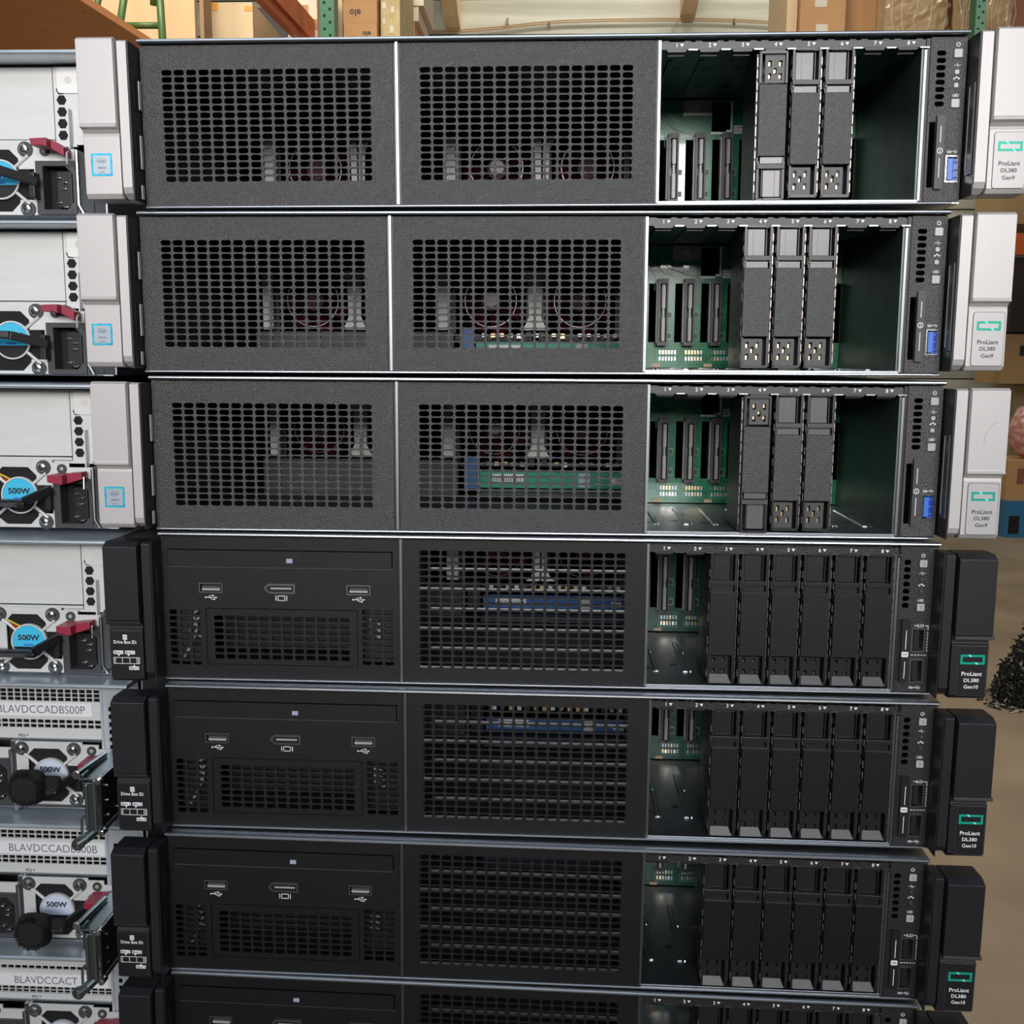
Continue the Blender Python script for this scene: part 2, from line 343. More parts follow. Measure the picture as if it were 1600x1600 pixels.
def control_panel(gen, root, off):
    m = CTRL if gen == 9 else CTRLB; b = MB()
    X0 = 423 if gen == 9 else 421.5
    if gen == 9: fld = [(425.9, 431.5, -35.7, -6.4, 1, 8, 4.9, 2.6, 1.1)]
    else: fld = [(423.2, 427.6, -36, -7.2, 1, 7, 3.7, 2.9, 1.0)]
    pc = [(434.3, 440.0, -73.6, -60.9), (424.2, 427.5, -76.8, -43)] if gen == 9 else [(430.4, 436.8, -60.0, -47.5), (430.4, 436.9, -78.0, -65.5)]
    b.panel(X0, 441.9, -84, -.2, 0, 1.6, m, fld, cut=pc); b.box(X0, X0+.8, 1.6, 30, -84, -.2, m).box(X0, 441.9, 29, 30, -84, -.2, DRK)
    p = b.build('control_panel', root, off)
    d = MB()
    if gen == 9:
        P = ((437.2, -8.5, 5.2), (437.1, -17.8, 3.2), (437, -24.5, 3.2), (437, -33.7, 5.2)); tx = 437.1; iz = (-3.9, -14.4, -21.2, -29.6)
    else:
        P = ((433.9, -9.7, 5.0), (433.8, -18.9, 2.9), (433.8, -25.6, 2.9), (433.8, -34.7, 5.0)); tx = 433.7; iz = (-5.2, -15.4, -22.4, -30.9)
    for k, (x, z, s) in enumerate(P):
        q = MB(); h = s/2
        q.rrect(x-h, x+h, z-h, z+h, .8, -.25, 0, BLK); h -= .45
        q.rrect(x-h, x+h, z-h, z+h, .5, -.9 if s > 4 else -.5, -.2, BUTN if gen == 9 or s > 4 else DGRY)
        if gen == 10 and s > 4: q.rrect(x-h*.3, x+h*.55, z-h*.6, z+h*.6, .3, -1.0, -.9, GRY)
        q.build('power_button' if k == 0 else 'locator_button' if k == 3 else 'status_light', p, off, bevel=.15)
    power_icon(d, tx, iz[0], 1.1)
    d.tube([(tx-1.7, -.06, iz[1]), (tx-.5, -.06, iz[1]), (tx-.1, -.06, iz[1]+1.1), (tx+.3, -.06, iz[1]-1), (tx+.6, -.06, iz[1]), (tx+1.8, -.06, iz[1])], .17, WHT, 4)
    for q in (-1, 0, 1): d.box(tx+q*1.2-.4, tx+q*1.2+.4, -.08, -.02, iz[2]-.3+(.9 if q == 0 else 0), iz[2]+.3+(.9 if q == 0 else 0), WHT)
    d.box(tx-1.6, tx+1.6, -.08, -.02, iz[2]+.35, iz[2]+.55, WHT)
    d.text('UID', tx, iz[3], 1.4, -.06, WHT, w=3.2)
    if gen == 9: d.text('SS', 435.3, -58.4, 1.3, -.06, WHT, w=2.2); usb_icon(d, 438.2, -58.3, -.03, .42)
    else:
        d.text('iLO', 434.6, -45.4, 1.7, -.06, WHT, w=3.8)
        for a, c, e, f in ((431.2, 432.4, -45.6, -45.2), (437.0, 439.0, -45.6, -45.2), (438.6, 439.0, -45.2, -48)): d.box(a, c, -.08, -.02, e, f, WHT)
        for q in range(7): d.box(438.6, 439.0, -.08, -.02, -49-q*1.7, -50-q*1.7, WHT)
        for q in range(5): d.box(430.2+q*1.8, 431.4+q*1.8, -.08, -.02, -62.3, -62.7, WHT)
        d.text('SS', 431.2, -81.6, 1.3, -.06, WHT, w=2.2); usb_icon(d, 434.6, -81.6, -.03, .5)
    d.build('panel_markings', p, off)
    u = MB()
    if gen == 9: usb_port(u, 433.7, 440.6, -74.2, -60.3, True); u.build('usb_port', p, off)
    else:
        usb_port(u, 429.9, 437.3, -60.6, -46.9, False); u.build('usb_port', p, off)
        u = MB(); usb_port(u, 429.9, 437.4, -78.6, -64.9, False); u.build('usb_port', p, off)
    t = MB()
    if gen == 9:
        t.rrect(427.6, 431.8, -77.8, -39.9, .4, -2.2, 0, DGRY)
        t.box(429.5, 429.9, -2.3, -2.2, -54, -45.5, WHT).box(429.5, 429.9, -2.3, -2.2, -72, -62, WHT); t.ring((429.7, -58.2), 1.15, 1.55, -2.3, -2.2, WHT, 18); t.box(429.5, 429.9, -2.3, -2.2, -59, -57.5, WHT)
    else:
        t.box(422, 424, -.1, .3, -78, -42, DRK); t.rrect(424, 428.6, -78.4, -41.8, .8, -1.6, 0, BLK)
        t.box(426.3, 426.7, -1.7, -1.6, -59, -48, WHT).box(426.3, 426.7, -1.7, -1.6, -76, -66, WHT); t.rrect(424.4, 428.2, -63.4, -60.4, .5, -1.75, -1.6, LBL); t.box(425, 427.6, -1.8, -1.74, -62.1, -61.7, INK)
    t.build('pull_tab', p, off)
    return p

def badge_logo(b, x, z, w, h, y, k=0):
    t = 1.25
    for a, c, e, f in ((x-w/2, x+w/2, z+h/2-t, z+h/2), (x-w/2, x+w/2, z-h/2, z-h/2+t), (x-w/2, x-w/2+t, z-h/2+t, z+h/2-t), (x+w/2-t, x+w/2, z-h/2+t, z+h/2-t)): b.box(a, c, y, y-.08, e, f, TEAL)
    g = TEALL; s = k
    for px, top in ((-w*.12+s, True), (w*.15+s, False)):
        zz = z+h/2-t if top else z-h/2
        b.add([(x+px-1, y-.1, zz+t), (x+px+.3, y-.1, zz), (x+px+1.3, y-.1, zz), (x+px+.1, y-.1, zz+t)], [(0, 1, 2, 3)], g)

def ear(side, gen, root, off, k=0):
    """folding rack ear: outer cap above a badge plate, rounded inner strip, dark inner cheek"""
    m = EARS if gen == 9 else EARB
    e = MB(); s = -1 if side == 'L' else 1
    if side == 'L': cx0, cx1, sx0, sx1 = ((-26.3, -6.7, -7.0, -1.0) if gen == 9 else (-25.6, -6.2, -6.2, -0.2))
    else: cx0, cx1, sx0, sx1 = ((449.8, 470.0, 443.3, 450.2) if gen == 9 else (446.6, 466.8, 440.6, 446.8))
    if gen == 9: prof = [(0, -1.5), (-17.5, -.6), (-20, -2), (-20, -44.6), (-20.6, -45.4), (-20.4, -46.4), (-17.5, -47), (-15.6, -49), (-16, -50.5), (-16, -80), (-14, -82.3), (-8, -82.8), (0, -82.8)]
    else: prof = [(0, -1.5), (-15, -1.0), (-20, -3.4), (-20, -45.7), (-15, -46.2), (-15, -51), (-16, -52), (-16, -80.5), (-14, -82.6), (0, -82.8)]
    e.prism(prof, cx0, cx1, m, axis='x')
    strip = [(0, -1.6), (-14, -1.2), (-16, -2.2), (-16, -76.5), (-14.5, -79.5), (-10, -82), (-5, -83.2), (0, -83.2)]
    gx = .9
    a, b_ = (sx0+gx, sx1) if side == 'L' else (sx0, sx1-gx)
    if gen == 10 : e.prism(strip, a, b_, m, axis='x')
    else: e.prism(strip, a, b_, m, axis='x')
    e.box(min(cx1, a) if side == 'L' else b_, a if side == 'L' else max(cx0, b_), -12, 0, -82, -2, BLK)
    o = e.build('handle_ear', root, off, bevel=.9 if gen == 9 else .6)
    c = MB(); ix = sx1 if side == 'L' else sx0; d_ = .7*s*-1
    c.box(ix, ix+d_, -15, 2, -83, -1.5, BLK)
    if gen == 9 and side == 'L':
        for z0, z1, yy in ((-35, -19, -10), (-66, -47.5, -11), (-82, -73.6, -12)):
            c.box(ix+d_, ix+d_+.5, yy, yy+9, z0, z1, DRK); c.box(ix+d_+.2, ix+d_+1.0, yy+5.5, yy+8.5, z0+.7, z1-.4, EARS)
    elif side == 'R' and gen == 9:
        c.box(ix+d_, ix+d_-.8, -13, -6.5, -72, -26, DGRY); c.box(ix+d_-.7, ix+d_-1.1, -7.2, -6.6, -70, -27, GRY)
    elif side == 'L':
        for z0, z1 in ((-33, -17), (-60, -44)): c.box(ix+d_, ix+d_+.4, -9, -3, z0, z1, BLK)
    c.build('inner_cheek', o, off)
    mx = (cx0+cx1)/2
    if gen == 10:
        h = MB(); h.box(cx0-(.3 if side == 'L' else -.5), cx1+(1.6 if side == 'R' else .2), -19, -4, -48.2, -46.3, DGRY if side == 'R' else BLK); h.build('hinge_lip', o, off, bevel=.3)
    if side == 'R':
        g = MB(); x0, x1, z0, z1 = ((452.2, 469, -80, -51.6) if gen == 9 else (450.2, 466.2, -80.8, -52.3)); mx = (x0+x1)/2
        g.rrect(x0, x1, z0, z1, 1.4, -16.35, -16, DGRY if gen == 9 else DGRY, 5); g.rrect(x0+.25, x1-.25, z0+.25, z1-.25, 1.3, -16.45, -16.3, EARG if gen == 9 else BLK, 5)
        tm = mat('badge_print', (.035, .035, .04), .5) if gen == 9 else WHT
        if gen == 9: badge_logo(g, mx, -58.9, 12.6, 4.9, -16.45, k); zz = (-67.4, -70.9, -74.6)
        else: badge_logo(g, mx, -59.9, 13.2, 5.5, -16.45, k); zz = (-68, -71.7, -75.4)
        g.text('ProLiant', mx, zz[0], 2.3, -16.52, tm, w=11).text('DL380', mx, zz[1], 2.1, -16.52, tm, w=8.2).text('Gen9' if gen == 9 else 'Gen10', mx, zz[2], 2.1, -16.52, tm, w=6.6 if gen == 9 else 7.8)
        g.build('model_badge', o, off)
    elif gen == 9:
        g = MB(); x0, x1, z0, z1 = -22.7, -11.3, -70.7, -59
        g.rrect(x0, x1, z0, z1, .7, -16.2, -16, STK); g.rrect(x0+1.1, x1-1.1, z0+1.1, z1-1.1, .3, -16.28, -16.15, STKB)
        v = MB(); g.ring((-17, -62.6), 0, 0.01, -16.3, -16.29, INK, 3)
        n = 22; O = [(-17+2.6*math.cos(6.283*i/n), -16.32, -62.9+1.35*math.sin(6.283*i/n)) for i in range(n)]; I = [(-17+2.4*math.cos(6.283*i/n), -16.32, -62.9+1.15*math.sin(6.283*i/n)) for i in range(n)]
        g.add(O+I, [(i, (i+1) % n, n+(i+1) % n, n+i) for i in range(n)], mat('sticker_ink', (.07, .14, .26), .4))
        g.text('intel', -17, -62.9, 1.3, -16.33, MATS['sticker_ink'], w=3.4).text('XEON', -17, -66.5, 1.2, -16.33, MATS['sticker_ink'], w=4.6).text('inside', -17, -68.6, .8, -16.33, MATS['sticker_ink'], w=3)
        g.build('processor_sticker', o, off)
    else:
        g = MB(); x0, x1, z0, z1 = -25.2, -7.2, -80.6, -52.8
        g.rrect(x0, x1, z0, z1, 1.2, -16.3, -16, DGRY, 5); g.rrect(x0+.2, x1-.2, z0+.2, z1-.2, 1.1, -16.4, -16.25, BLK, 5); y = -16.45; c = -16.4
        for q in range(3): g.rrect(c-1.4, c+1.4, -55.6-q*1.05, -54.8-q*1.05, .38, y-.04, y, WHT)
        g.text('Drive Box ID:', c, -59.1, 2.0, y-.04, WHT, w=13.4)
        for tx, tz, st in ((-20.6, -65.2, 'Box 1'), (-13.8, -65.2, 'Box 2'), (-11.8, -74.4, 'Box 3')):
            g.rrect(tx-2.9, tx+2.9, tz-1.05, tz+1.05, .4, y-.04, y, LBL); g.text(st, tx, tz, 1.3, y-.08, INK, w=4.6)
        for q, (a, b2) in enumerate(((-23.6, -23.3), (-22.7, -22.4), (-18.6, -18.3), (-14.3, -14.0), (-10.2, -9.9), (-9.3, -9.0), (-8.7, -8.4))): g.box(a, b2, y-.04, y, -71.8, -68.2, WHT)
        g.box(-23.6, -8.4, y-.04, y, -68.4, -68.1, WHT).box(-23.6, -8.4, y-.04, y, -71.9, -71.6, WHT)
        g.add([(-21.2, y-.04, -66.2), (-19.6, y-.04, -66.2), (-20.4, y-.04, -67.6)], [(0, 1, 2)], WHT).add([(-15.4, y-.04, -66.2), (-13.8, y-.04, -66.2), (-15, y-.04, -67.6)], [(0, 1, 2)], WHT).add([(-12.6, y-.04, -73.5), (-11, y-.04, -73.5), (-11.6, y-.04, -72.2)], [(0, 1, 2)], WHT)
        g.build('drive_box_label', o, off)
    return o

def drive_cage(gen, root, off, n_open):
    c = MB(); D = 119
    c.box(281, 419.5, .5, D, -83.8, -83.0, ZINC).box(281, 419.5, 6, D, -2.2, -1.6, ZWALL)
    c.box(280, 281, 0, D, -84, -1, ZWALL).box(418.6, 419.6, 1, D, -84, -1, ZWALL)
    # embossed ribs, rivets and slots on the floor and ceiling
    for k in range(8):
        x = 289.5+17.35*k
        c.prism([(x-1.6, -83), (x-.8, -82.3), (x+.8, -82.3), (x+1.6, -83)], 26, 92, ZINC)
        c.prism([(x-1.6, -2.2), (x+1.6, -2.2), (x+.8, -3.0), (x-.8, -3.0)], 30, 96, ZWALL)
        for yy in (26, 66): c.dome((0, 0), 1.2, 0, .7, CHR, 10) if False else c.cyl((x+(3 if k % 2 else 0), yy), 1.1, -83, -82.0, CHR, axis='z', n=10, r2=.5)
        c.cyl((x-5.5, 34+7*(k % 2)), 2.6, -83, -82.93, BLK, axis='z', n=14); c.box(x+3.2, x+8.2, 44, 54, -2.3, -2.2, BLK); c.box(x+3.2, x+8.2, 82, 92, -2.3, -2.2, BLK)
    for z in (-30, -72): c.cyl((14, z), 1.0, 418.5, 418.6, BLK, axis='x', n=10)
    c.box(281, 420, -.2, 1.2, -84.4, -83.2, RAIL)
    co_ = c.build('drive_cage', root, off)
    s = MB(); st = DGRY if gen == 9 else CTRLB
    s.box(281, 420, -.4, .6, -5.2, -1.4, st)
    for k in range(8):
        x = 289.6+17.35*k
        s.box(x-7.5, x-4, -.5, .2, -1.5, -.9, BLK).box(x+4, x+7.2, -.5, .2, -1.5, -.9, BLK)
        s.prism([(x-5.6, -5.2), (x-4.6, -6.4), (x+4.6, -6.4), (x+5.6, -5.2)][::-1], -.2, 3, BLK); s.box(x-4.2, x+4.4, 4, 4.5, -7.4, -6.8, DGRY)
        s.box(x+6.2, x+11, -.55, 0, -5.6, -5.0, RAIL if gen == 9 else DGRY)
        s.text(str(k+1), x, -3.0, 2.1, -.48, WHT)
        s.add([(x+1.6, -.48, -2.3), (x+3.7, -.48, -2.3), (x+2.65, -.48, -3.9)], [(0, 1, 2)], WHT)
    s.build('slot_number_strip', root, off)
    r = MB(); r.box(419.6, 420.9, -.6, 3, -83.6, -6.5, DIV).box(420.9, 423, 1, 3, -84, -.5, BLK); r.build('divider_strip', root, off)
    r = MB(); r.box(280, 281.4, -.6, 3, -84, -.5, DIV).box(278.8, 280, .6, 2.5, -84, 0, BLK); r.build('divider_strip', root, off)
    r = MB(); r.box(139.2, 140.6, -1.2, 3, -84, .3, DIV).box(138, 139.2, .6, 2.5, -84, 0, BLK).box(140.6, 141.6, .6, 2.5, -84, 0, BLK); r.build('divider_strip', root, off)
    # backplane
    b = MB(); y = D; cuts = []
    for k in range(8):
        x = 292.9+17.2*k; cuts.append((x, x+5.0, -65.8, -27.5))
    cuts.append((326.6, 338.6, -22.5, -4.8))
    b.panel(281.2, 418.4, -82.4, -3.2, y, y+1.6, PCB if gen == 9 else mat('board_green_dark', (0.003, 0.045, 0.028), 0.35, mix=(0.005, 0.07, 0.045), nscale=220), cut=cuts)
    b.box(308, 326, y-1.4, y, -12.8, -3.4, mat('bracket_tin', (.45, .42, .38), .35, metal=.8)).cyl((317, -8), 2.2, y-2.6, y-1.4, CHR)
    for a, c2, e, f in ((338.6, 339.8, -22, -4), (326, 336, -24.2, -22.9), (336, 339.8, -22.9, -21.5)): b.box(a, c2, y-.15, y, e, f, WHT)
    b.box(340.6, 347.2, y-.3, y, -24, -18.8, LBL); b.text('1A 00254', 343.9, -20.2, 1, y-.35, INK, w=5.6).text('APGH 771', 343.9, -22.4, 1, y-.35, INK, w=5.6)
    tr = [[(284, -9), (287, -9.2), (291, -13), (297, -16), (303, -21.5), (309, -23)], [(284, -11.5), (288, -13), (292, -17), (298, -19.5), (301, -23.5)], [(284, -15), (287, -16), (290, -18.5)], [(288, -16.5), (294, -19), (296.5, -24), (296.5, -32)], [(300, -12), (305, -17), (311, -19.5), (319, -22.5), (325, -23.4)], [(283, -26), (287, -22), (292, -21.5)]]
    for t in tr: b.tube([(p[0], y-.05, p[1]) for p in t], .32, TRACE, 4)
    b.ring((303.5, -16.5), 1.2, 1.8, y-.2, y, TRACE, 14)
    for q in range(60): b.cyl((283+R.random()*64, -5-R.random()*21), .28, y-.1, y, TRACE, n=6)
    for k in range(8):
        x = 292.9+17.2*k
        b.box(x+12.2, x+15.6, y-.1, y, -50, -45.5, TRACE).box(x+12.8, x+15, y-.9, y, -49.3, -46.3, BLK).box(x+12.2, x+15.6, y-.1, y, -64, -59, TRACE).box(x+12.8, x+15, y-.9, y, -63, -60, BLK)
        for q in range(10): b.box(x+11.9, x+12.6, y-.1, y, -28-q*1.6, -28.6-q*1.6, TRACE)
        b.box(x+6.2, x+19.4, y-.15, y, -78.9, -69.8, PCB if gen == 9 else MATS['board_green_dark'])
        for a in range(6):
            for q in range(2): b.box(x+7.4+a*2, x+8.5+a*2, y-1, y, -71-q*4.2, -73.6-q*4.2, R.choice([CHR, GOLD, RAIL, RAIL]))
        b.box(x+6, x+19.6, y-.1, y, -79.3, -79.0, TRACE).box(x+6, x+6.3, y-.1, y, -79.2, -69.4, TRACE).box(x+6, x+19.6, y-.1, y, -69.6, -69.4, TRACE)
        if k % 2 == 0: b.box(x+2.8, x+8.0, y-1.2, y, -82.0, -79.8, mat('tan_clip', (.55, .38, .24), .5))
    bo = b.build('backplane', root, off)
    for k in range(n_open):
        x = 298.0+17.2*k; q = MB(); ya = y-9
        q.panel(x, x+6.8, -68, -25, ya, y, DGRY, cut=[(x+1.6, x+5.8, -65.8, -28.2)])
        q.box(x+2.7, x+4.9, ya-.4, y, -65.2, -50, GRY).box(x+2.7, x+4.9, ya-.4, y, -44, -29, GRY).box(x+3.2, x+4.4, ya+1, y, -50, -44, GRY)
        for z in range(13): q.box(x+2.2, x+3.1, ya-.5, ya+1, -64.5+z*1.15, -64.0+z*1.15, BLK)
        for z in range(10): q.box(x+2.2, x+3.1, ya-.5, ya+1, -42.8+z*1.3, -42.2+z*1.3, BLK)
        q.cyl((x+4.2, -26.6), .9, ya-.3, ya, BLK).cyl((x+4.2, -66.9), .9, ya-.3, ya, BLK)
        q.box(x-.7, x, ya+3, y, -66, -27, GRY)
        q.build('drive_connector', bo, off)

def media_bay(root, off):
    b = MB()
    f = [(2.9, 22.7, -77.2, -43.1, 3, 9, 5.2, 2.7, .9), (116.3, 135.9, -75.3, -41.4, 3, 9, 5.2, 2.7, .9)]
    b.panel(0.2, 138, -84.2, -.2, 0, 1.6, BEZB, f, cut=[(3.8, 135.0, -17.8, -7.6), (25.2, 114.2, -76.2, -42.3), (22.3, 35.1, -32.7, -27.9), (108.7, 121.5, -32.7, -27.9)])
    b.box(.2, 1.2, 1.6, 20, -84, -.4, BEZB).box(137, 138, 1.6, 20, -84, -.4, BEZB)
    for x0, z0 in ((2, -79), (115.5, -77)):
        b.box(x0, x0+21.5, 14, 15, z0, z0+37, INNER)
    b.tube([(8, 9, -75), (14, 6, -66), (17, 8, -56), (15, 7, -48), (19, 9, -44)], .9, mat('wire_sleeve', (.35, .36, .38), .4), 8).tube([(20, 8, -62), (13, 7, -58), (18, 9, -50)], .8, MATS['wire_sleeve'], 8)
    for q in range(3): b.tube([(120, 8, -50-q*4), (124, 6, -50-q*4), (126, 7, -52-q*4)], .9, MATS['wire_sleeve'], 8)
    o = b.build('media_bay', root, off)
    d = MB(); d.box(4.3, 134.5, -.9, 10, -17.4, -8.1, BEZB).box(83.2, 94.1, -.95, -.85, -15.0, -10.1, DRK).box(3.9, 135.2, -.3, .2, -18.2, -17.7, DGRY).box(83.6, 93.7, -1.3, -.8, -14.6, -10.5, BEZB).box(73.6, 77.2, -1.0, -.9, -14.9, -12.4, mat('tray_led', (.35, .40, .5), .3)).cyl((104.4, -14), .6, -.95, -.9, BLK)
    d.build('disc_drive', o, off, bevel=.25)
    for x0, x1 in ((21.8, 35.6), (108.2, 122.0)):
        u = MB(); usb_port(u, x0, x1, -33.2, -27.4, False); u.box(x0+1.6, x1-1.6, 0, 2, -31.9, -30.6, mat('port_tongue', (.35, .34, .33), .4)); usb_icon(u, (x0+x1)/2, -36, -.02, .85); u.build('usb_port', o, off)
    u = MB(); pm = MATS['port_metal']
    u.prism([(60.4, -29.2), (62.6, -27.3), (78.2, -27.3), (78.2, -33), (63, -33), (60.4, -30.8)][::-1], -.7, 1, pm); u.prism([(61.6, -29.4), (63, -28.2), (77.2, -28.2), (77.2, -32.1), (63.4, -32.1), (61.6, -30.7)][::-1], -.8, -.7, BLK); u.box(64, 76.2, -1, -.7, -30.4, -29.4, MATS['port_tongue'])
    for a, c2, e, g in ((67.8, 72.2, -37.4, -37), (67.8, 72.2, -34.7, -34.3), (67.8, 68.2, -37.4, -34.3), (71.8, 72.2, -37.4, -34.3), (66.6, 67, -37.4, -34.3), (73, 73.4, -37.4, -34.3)): u.box(a, c2, -.06, 0, e, g, WHT)
    u.build('display_port', o, off)
    g = MB(); g.panel(25.6, 113.8, -75.9, -42.7, .1, 1.8, BEZB, [(29.3, 110.2, -73.3, -46.2, 12, 7, 5.4, 2.7, .9)])
    g.box(26, 113.4, 34, 35, -76, -42.7, INNER)
    g.build('vent_grille', o, off)

def bezels(gen, root, off):
    if gen == 9:
        cover_panel(0.2, 137.8, [(11.1, 126.2, -71.7, -12.3, 17, 16, 5.65, 2.95, 1.15)], root, off, BEZ)
        cover_panel(141.4, 279.2, [(151.8, 267.3, -71.6, -12.1, 17, 16, 5.75, 2.95, 1.15)], root, off, BEZ)
    else:
        media_bay(root, off)
        cover_panel(141.2, 279.2, [(149.4, 269.0, -76.2, -6.0, 18, 18, 5.55, 2.95, 1.05)], root, off, BEZB)
        b = MB()
        for k in range(6):
            z = -6.0-3.9*3*(k+1)+.75
            b.box(149.6+(5.5 if k % 2 == 0 and k < 5 else 0), 268.8-(0 if k % 2 else 0), 2.0, 3.2, z-.25, z+.3, RAIL)
        b.box(149.6, 150.4, 3.2, 30, -77, -5, INNER).box(268, 268.8, 3.2, 30, -77, -5, INNER)
        b.build('shelf_fins', root, off)

ORD = ['topmost', 'second', 'third', 'fourth', 'fifth', 'sixth', 'seventh']
LBLS = ['topmost server of the front-facing stack, silver ears, two perforated covers', 'second server from the top of the front-facing stack, silver ears, three upright drive blanks',
        'third server down in the front-facing stack, the lowest one with silver ears', 'fourth server down in the front-facing stack, the highest one with black ears and disc drive',
        'fifth server down in the front-facing stack, black ears, between two other black-eared servers', 'sixth server down in the front-facing stack, black ears, the lowest one fully in view',
        'seventh and lowest server of the front-facing stack, black ears, cut off by the frame bottom']
protos = {}
for i in range(7):
    gen = 9 if i < 3 else 10
    M = srv_frame(i)
    if gen not in protos:
        root = empty('rack_server'); off = BASE
        chassis(gen).build('chassis', root, off)
        bezels(gen, root, off); fans(gen, root, off); drive_cage(gen, root, off, 3 if gen == 9 else 2); control_panel(gen, root, off)
        ear('L', gen, root, off); ear('R', gen, root, off)
        protos[gen] = root
    else: root = copy_tree(protos[gen])
    place(root, M, BASE)
    tag(root, LBLS[i], 'server', 'front-facing servers in the main stack')

third = [o for o in bpy.data.objects if o.get('label') == LBLS[2]][0]
ear3 = [o for o in bpy.data.objects if o.parent == third and o.name.startswith('handle_ear')][-1]
sc_ = MB(); sc_.tube([(457.5, -20.02, -30), (458.2, -20.05, -25.5), (459.6, -20.05, -22), (462, -20.05, -19.6), (464, -20.02, -18.8)], .13, GRY, 4); sc_.build('scratch_mark', ear3, BASE)

# ------------------------------------------------------------------ drive blanks
def drive_blank(gen):
    root = empty('drive_blank'); off = (7.5, 21, -77)
    f = MB(); W = 15.0
    f.box(0, .9, .4, 42, -77, 0, DRVF).box(W-.9, W, .4, 42, -77, 0, DRVF).box(0, W, .2, 42, -77, -75.6, DRVF).box(0, W, .2, 42, -1.3, 0, DRVF).box(0, W, 9, 10, -77, 0, BLK)
    f.box(0, 1.3, -.6, 4, -20.5, -1, DRVF).box(W-1.3, W, -.6, 4, -20.5, -1, DRVF).box(1.4, W-3.8, -.9, 1, -1.5, -.1, DRVF)
    f.box(0, 1.2, -.6, 4, -76, -60.5, DRVF).box(W-1.3, W, -.6, 4, -76, -60.5, DRVF).box(0, W, -.8, 3, -23.9, -22.9, DRVF)
    for q in range(11): f.box(-.15, 0, 3, 6, -5-q*6.2, -8.6-q*6.2, DGRY); f.box(-.15, 0, 12+6*(q % 2), 20+6*(q % 2), -4-q*6.5, -7-q*6.5, BLK); f.box(-.2, 0, 1.0, 2.2, -4-q*6.5, -8-q*6.5, GRY if q % 3 else DRVF)
    fo = f.build('carrier_frame', root, off, bevel=.2)
    p = MB(); p.box(.1, W-.1, -1.4, 4, -59.9, -23.0, DRV if gen == 9 else DRVD); p.build('face_plate', root, off, bevel=.3)
    l = MB(); lm = DRVL if gen == 9 else DRVF
    l.box(2.0, 11.2, 1.2, 2.2, -16.3, -2.2, lm).box(2.0, 5.0, 1.0, 2.2, -16.3, -2.2, lm).box(11.6, 12.3, .3, 3, -16.3, -2.2, DRVF).box(1.2, 1.9, .3, 3, -16.3, -2.2, DRVF)
    l.box(.1, W-.2, -1.5, 2, -19.0, -16.5, DRVF if gen == 10 else DGRY); l.box(1.1, 13.2, .3, 2, -22.9, -19.4, lm)
    l.build('latch_window', root, off, bevel=.15)
    g = MB(); zb = -75.4 if gen == 9 else -71.5
    g.panel(1.3, 11.8, zb, -61, 1.0, 1.8, DGRY if gen == 9 else DRVF, cut=[(x-.85, x+.85, z-1.6, z+1.6) for x, z in ((3.6, -64.3), (9.2, -64.3), (6.4, -67), (3.6, -70.8 if gen == 9 else -69.5), (9.2, -70.8 if gen == 9 else -69.5))] if gen == 9 else [(x-.8, x+.8, z-1.2, z+1.2) for x, z in ((3.6, -63.0), (9.2, -63.0), (3.6, -69.6), (9.2, -69.6))])
    for x, z in ((3.6, -64.6), (9.2, -64.6), (6.4, -67.4), (3.6, -71.0), (9.2, -71.0)): g.box(x-.5, x+.5, 3.4, 3.9, z-1.5 if gen == 9 else z-.6, z+.8, GOLD if gen == 9 else mat('dull_contact', (.35, .24, .2), .35, metal=1))
    if gen == 10: g.add([(1.3, 1.0, -71.5), (11.6, 1.0, -71.5), (13.4, -1.2, -76.2), (1.2, -1.2, -76.2), (1.3, 3, -71.5), (11.6, 3, -71.5), (13.4, 3, -76.2), (1.2, 3, -76.2)], [(3, 2, 1, 0), (0, 1, 5, 4), (1, 2, 6, 5), (2, 3, 7, 6), (3, 0, 4, 7)], DRVL if False else DGRY)
    else: g.box(1.0, W-.6, -.9, 2, -76.9, -75.5, DRVF)
    g.build('contact_grille', root, off)
    e = MB()
    for q in range(12): e.box(W+.5, W+1.0, 1.2, 2.2, -4.5-q*5.9, -8.4-q*5.9-(q % 3)*.4, mat('spring_bronze', (.28, .23, .20), .35, metal=1) if gen == 9 else mat('spring_dull', (.22, .20, .19), .35, metal=1)) 
    e.box(W, W+1.1, 2.2, 40, -76, -1, BLK)
    e.build('spring_strip', root, off)
    return root, off
dp = {9: drive_blank(9), 10: drive_blank(10)}; used = set()
for i in range(7):
    gen = 9 if i < 3 else 10
    for n in ((4, 5, 6) if gen == 9 else (3, 4, 5, 6, 7, 8)):
        src, off = dp[gen]
        o = src if gen not in used else copy_tree(src); used.add(gen)
        M = srv_frame(i); flip = (i in (0, 2) and n == 4)
        lx = slot_x(n); lz = -4.7
        if gen == 10: lx -= .2
        if not flip: place(o, M, (lx+off[0], off[1], lz+off[2]))
        else:
            Mx = M @ Matrix.Translation(Vector((lx+7.5, off[1], lz-1.5))*MM) @ Matrix.Rotation(math.pi, 4, 'Y'); o.location = Mx.to_translation(); o.rotation_euler = Mx.to_euler()
        st = 'upside-down drive blank' if flip else 'black drive blank'
        tag(o, f'{st} in slot {n} of the {ORD[i]} front-facing server' + (' from the top' if i else ''), 'drive blank', f'drive blanks in the {ORD[i]} front-facing server')

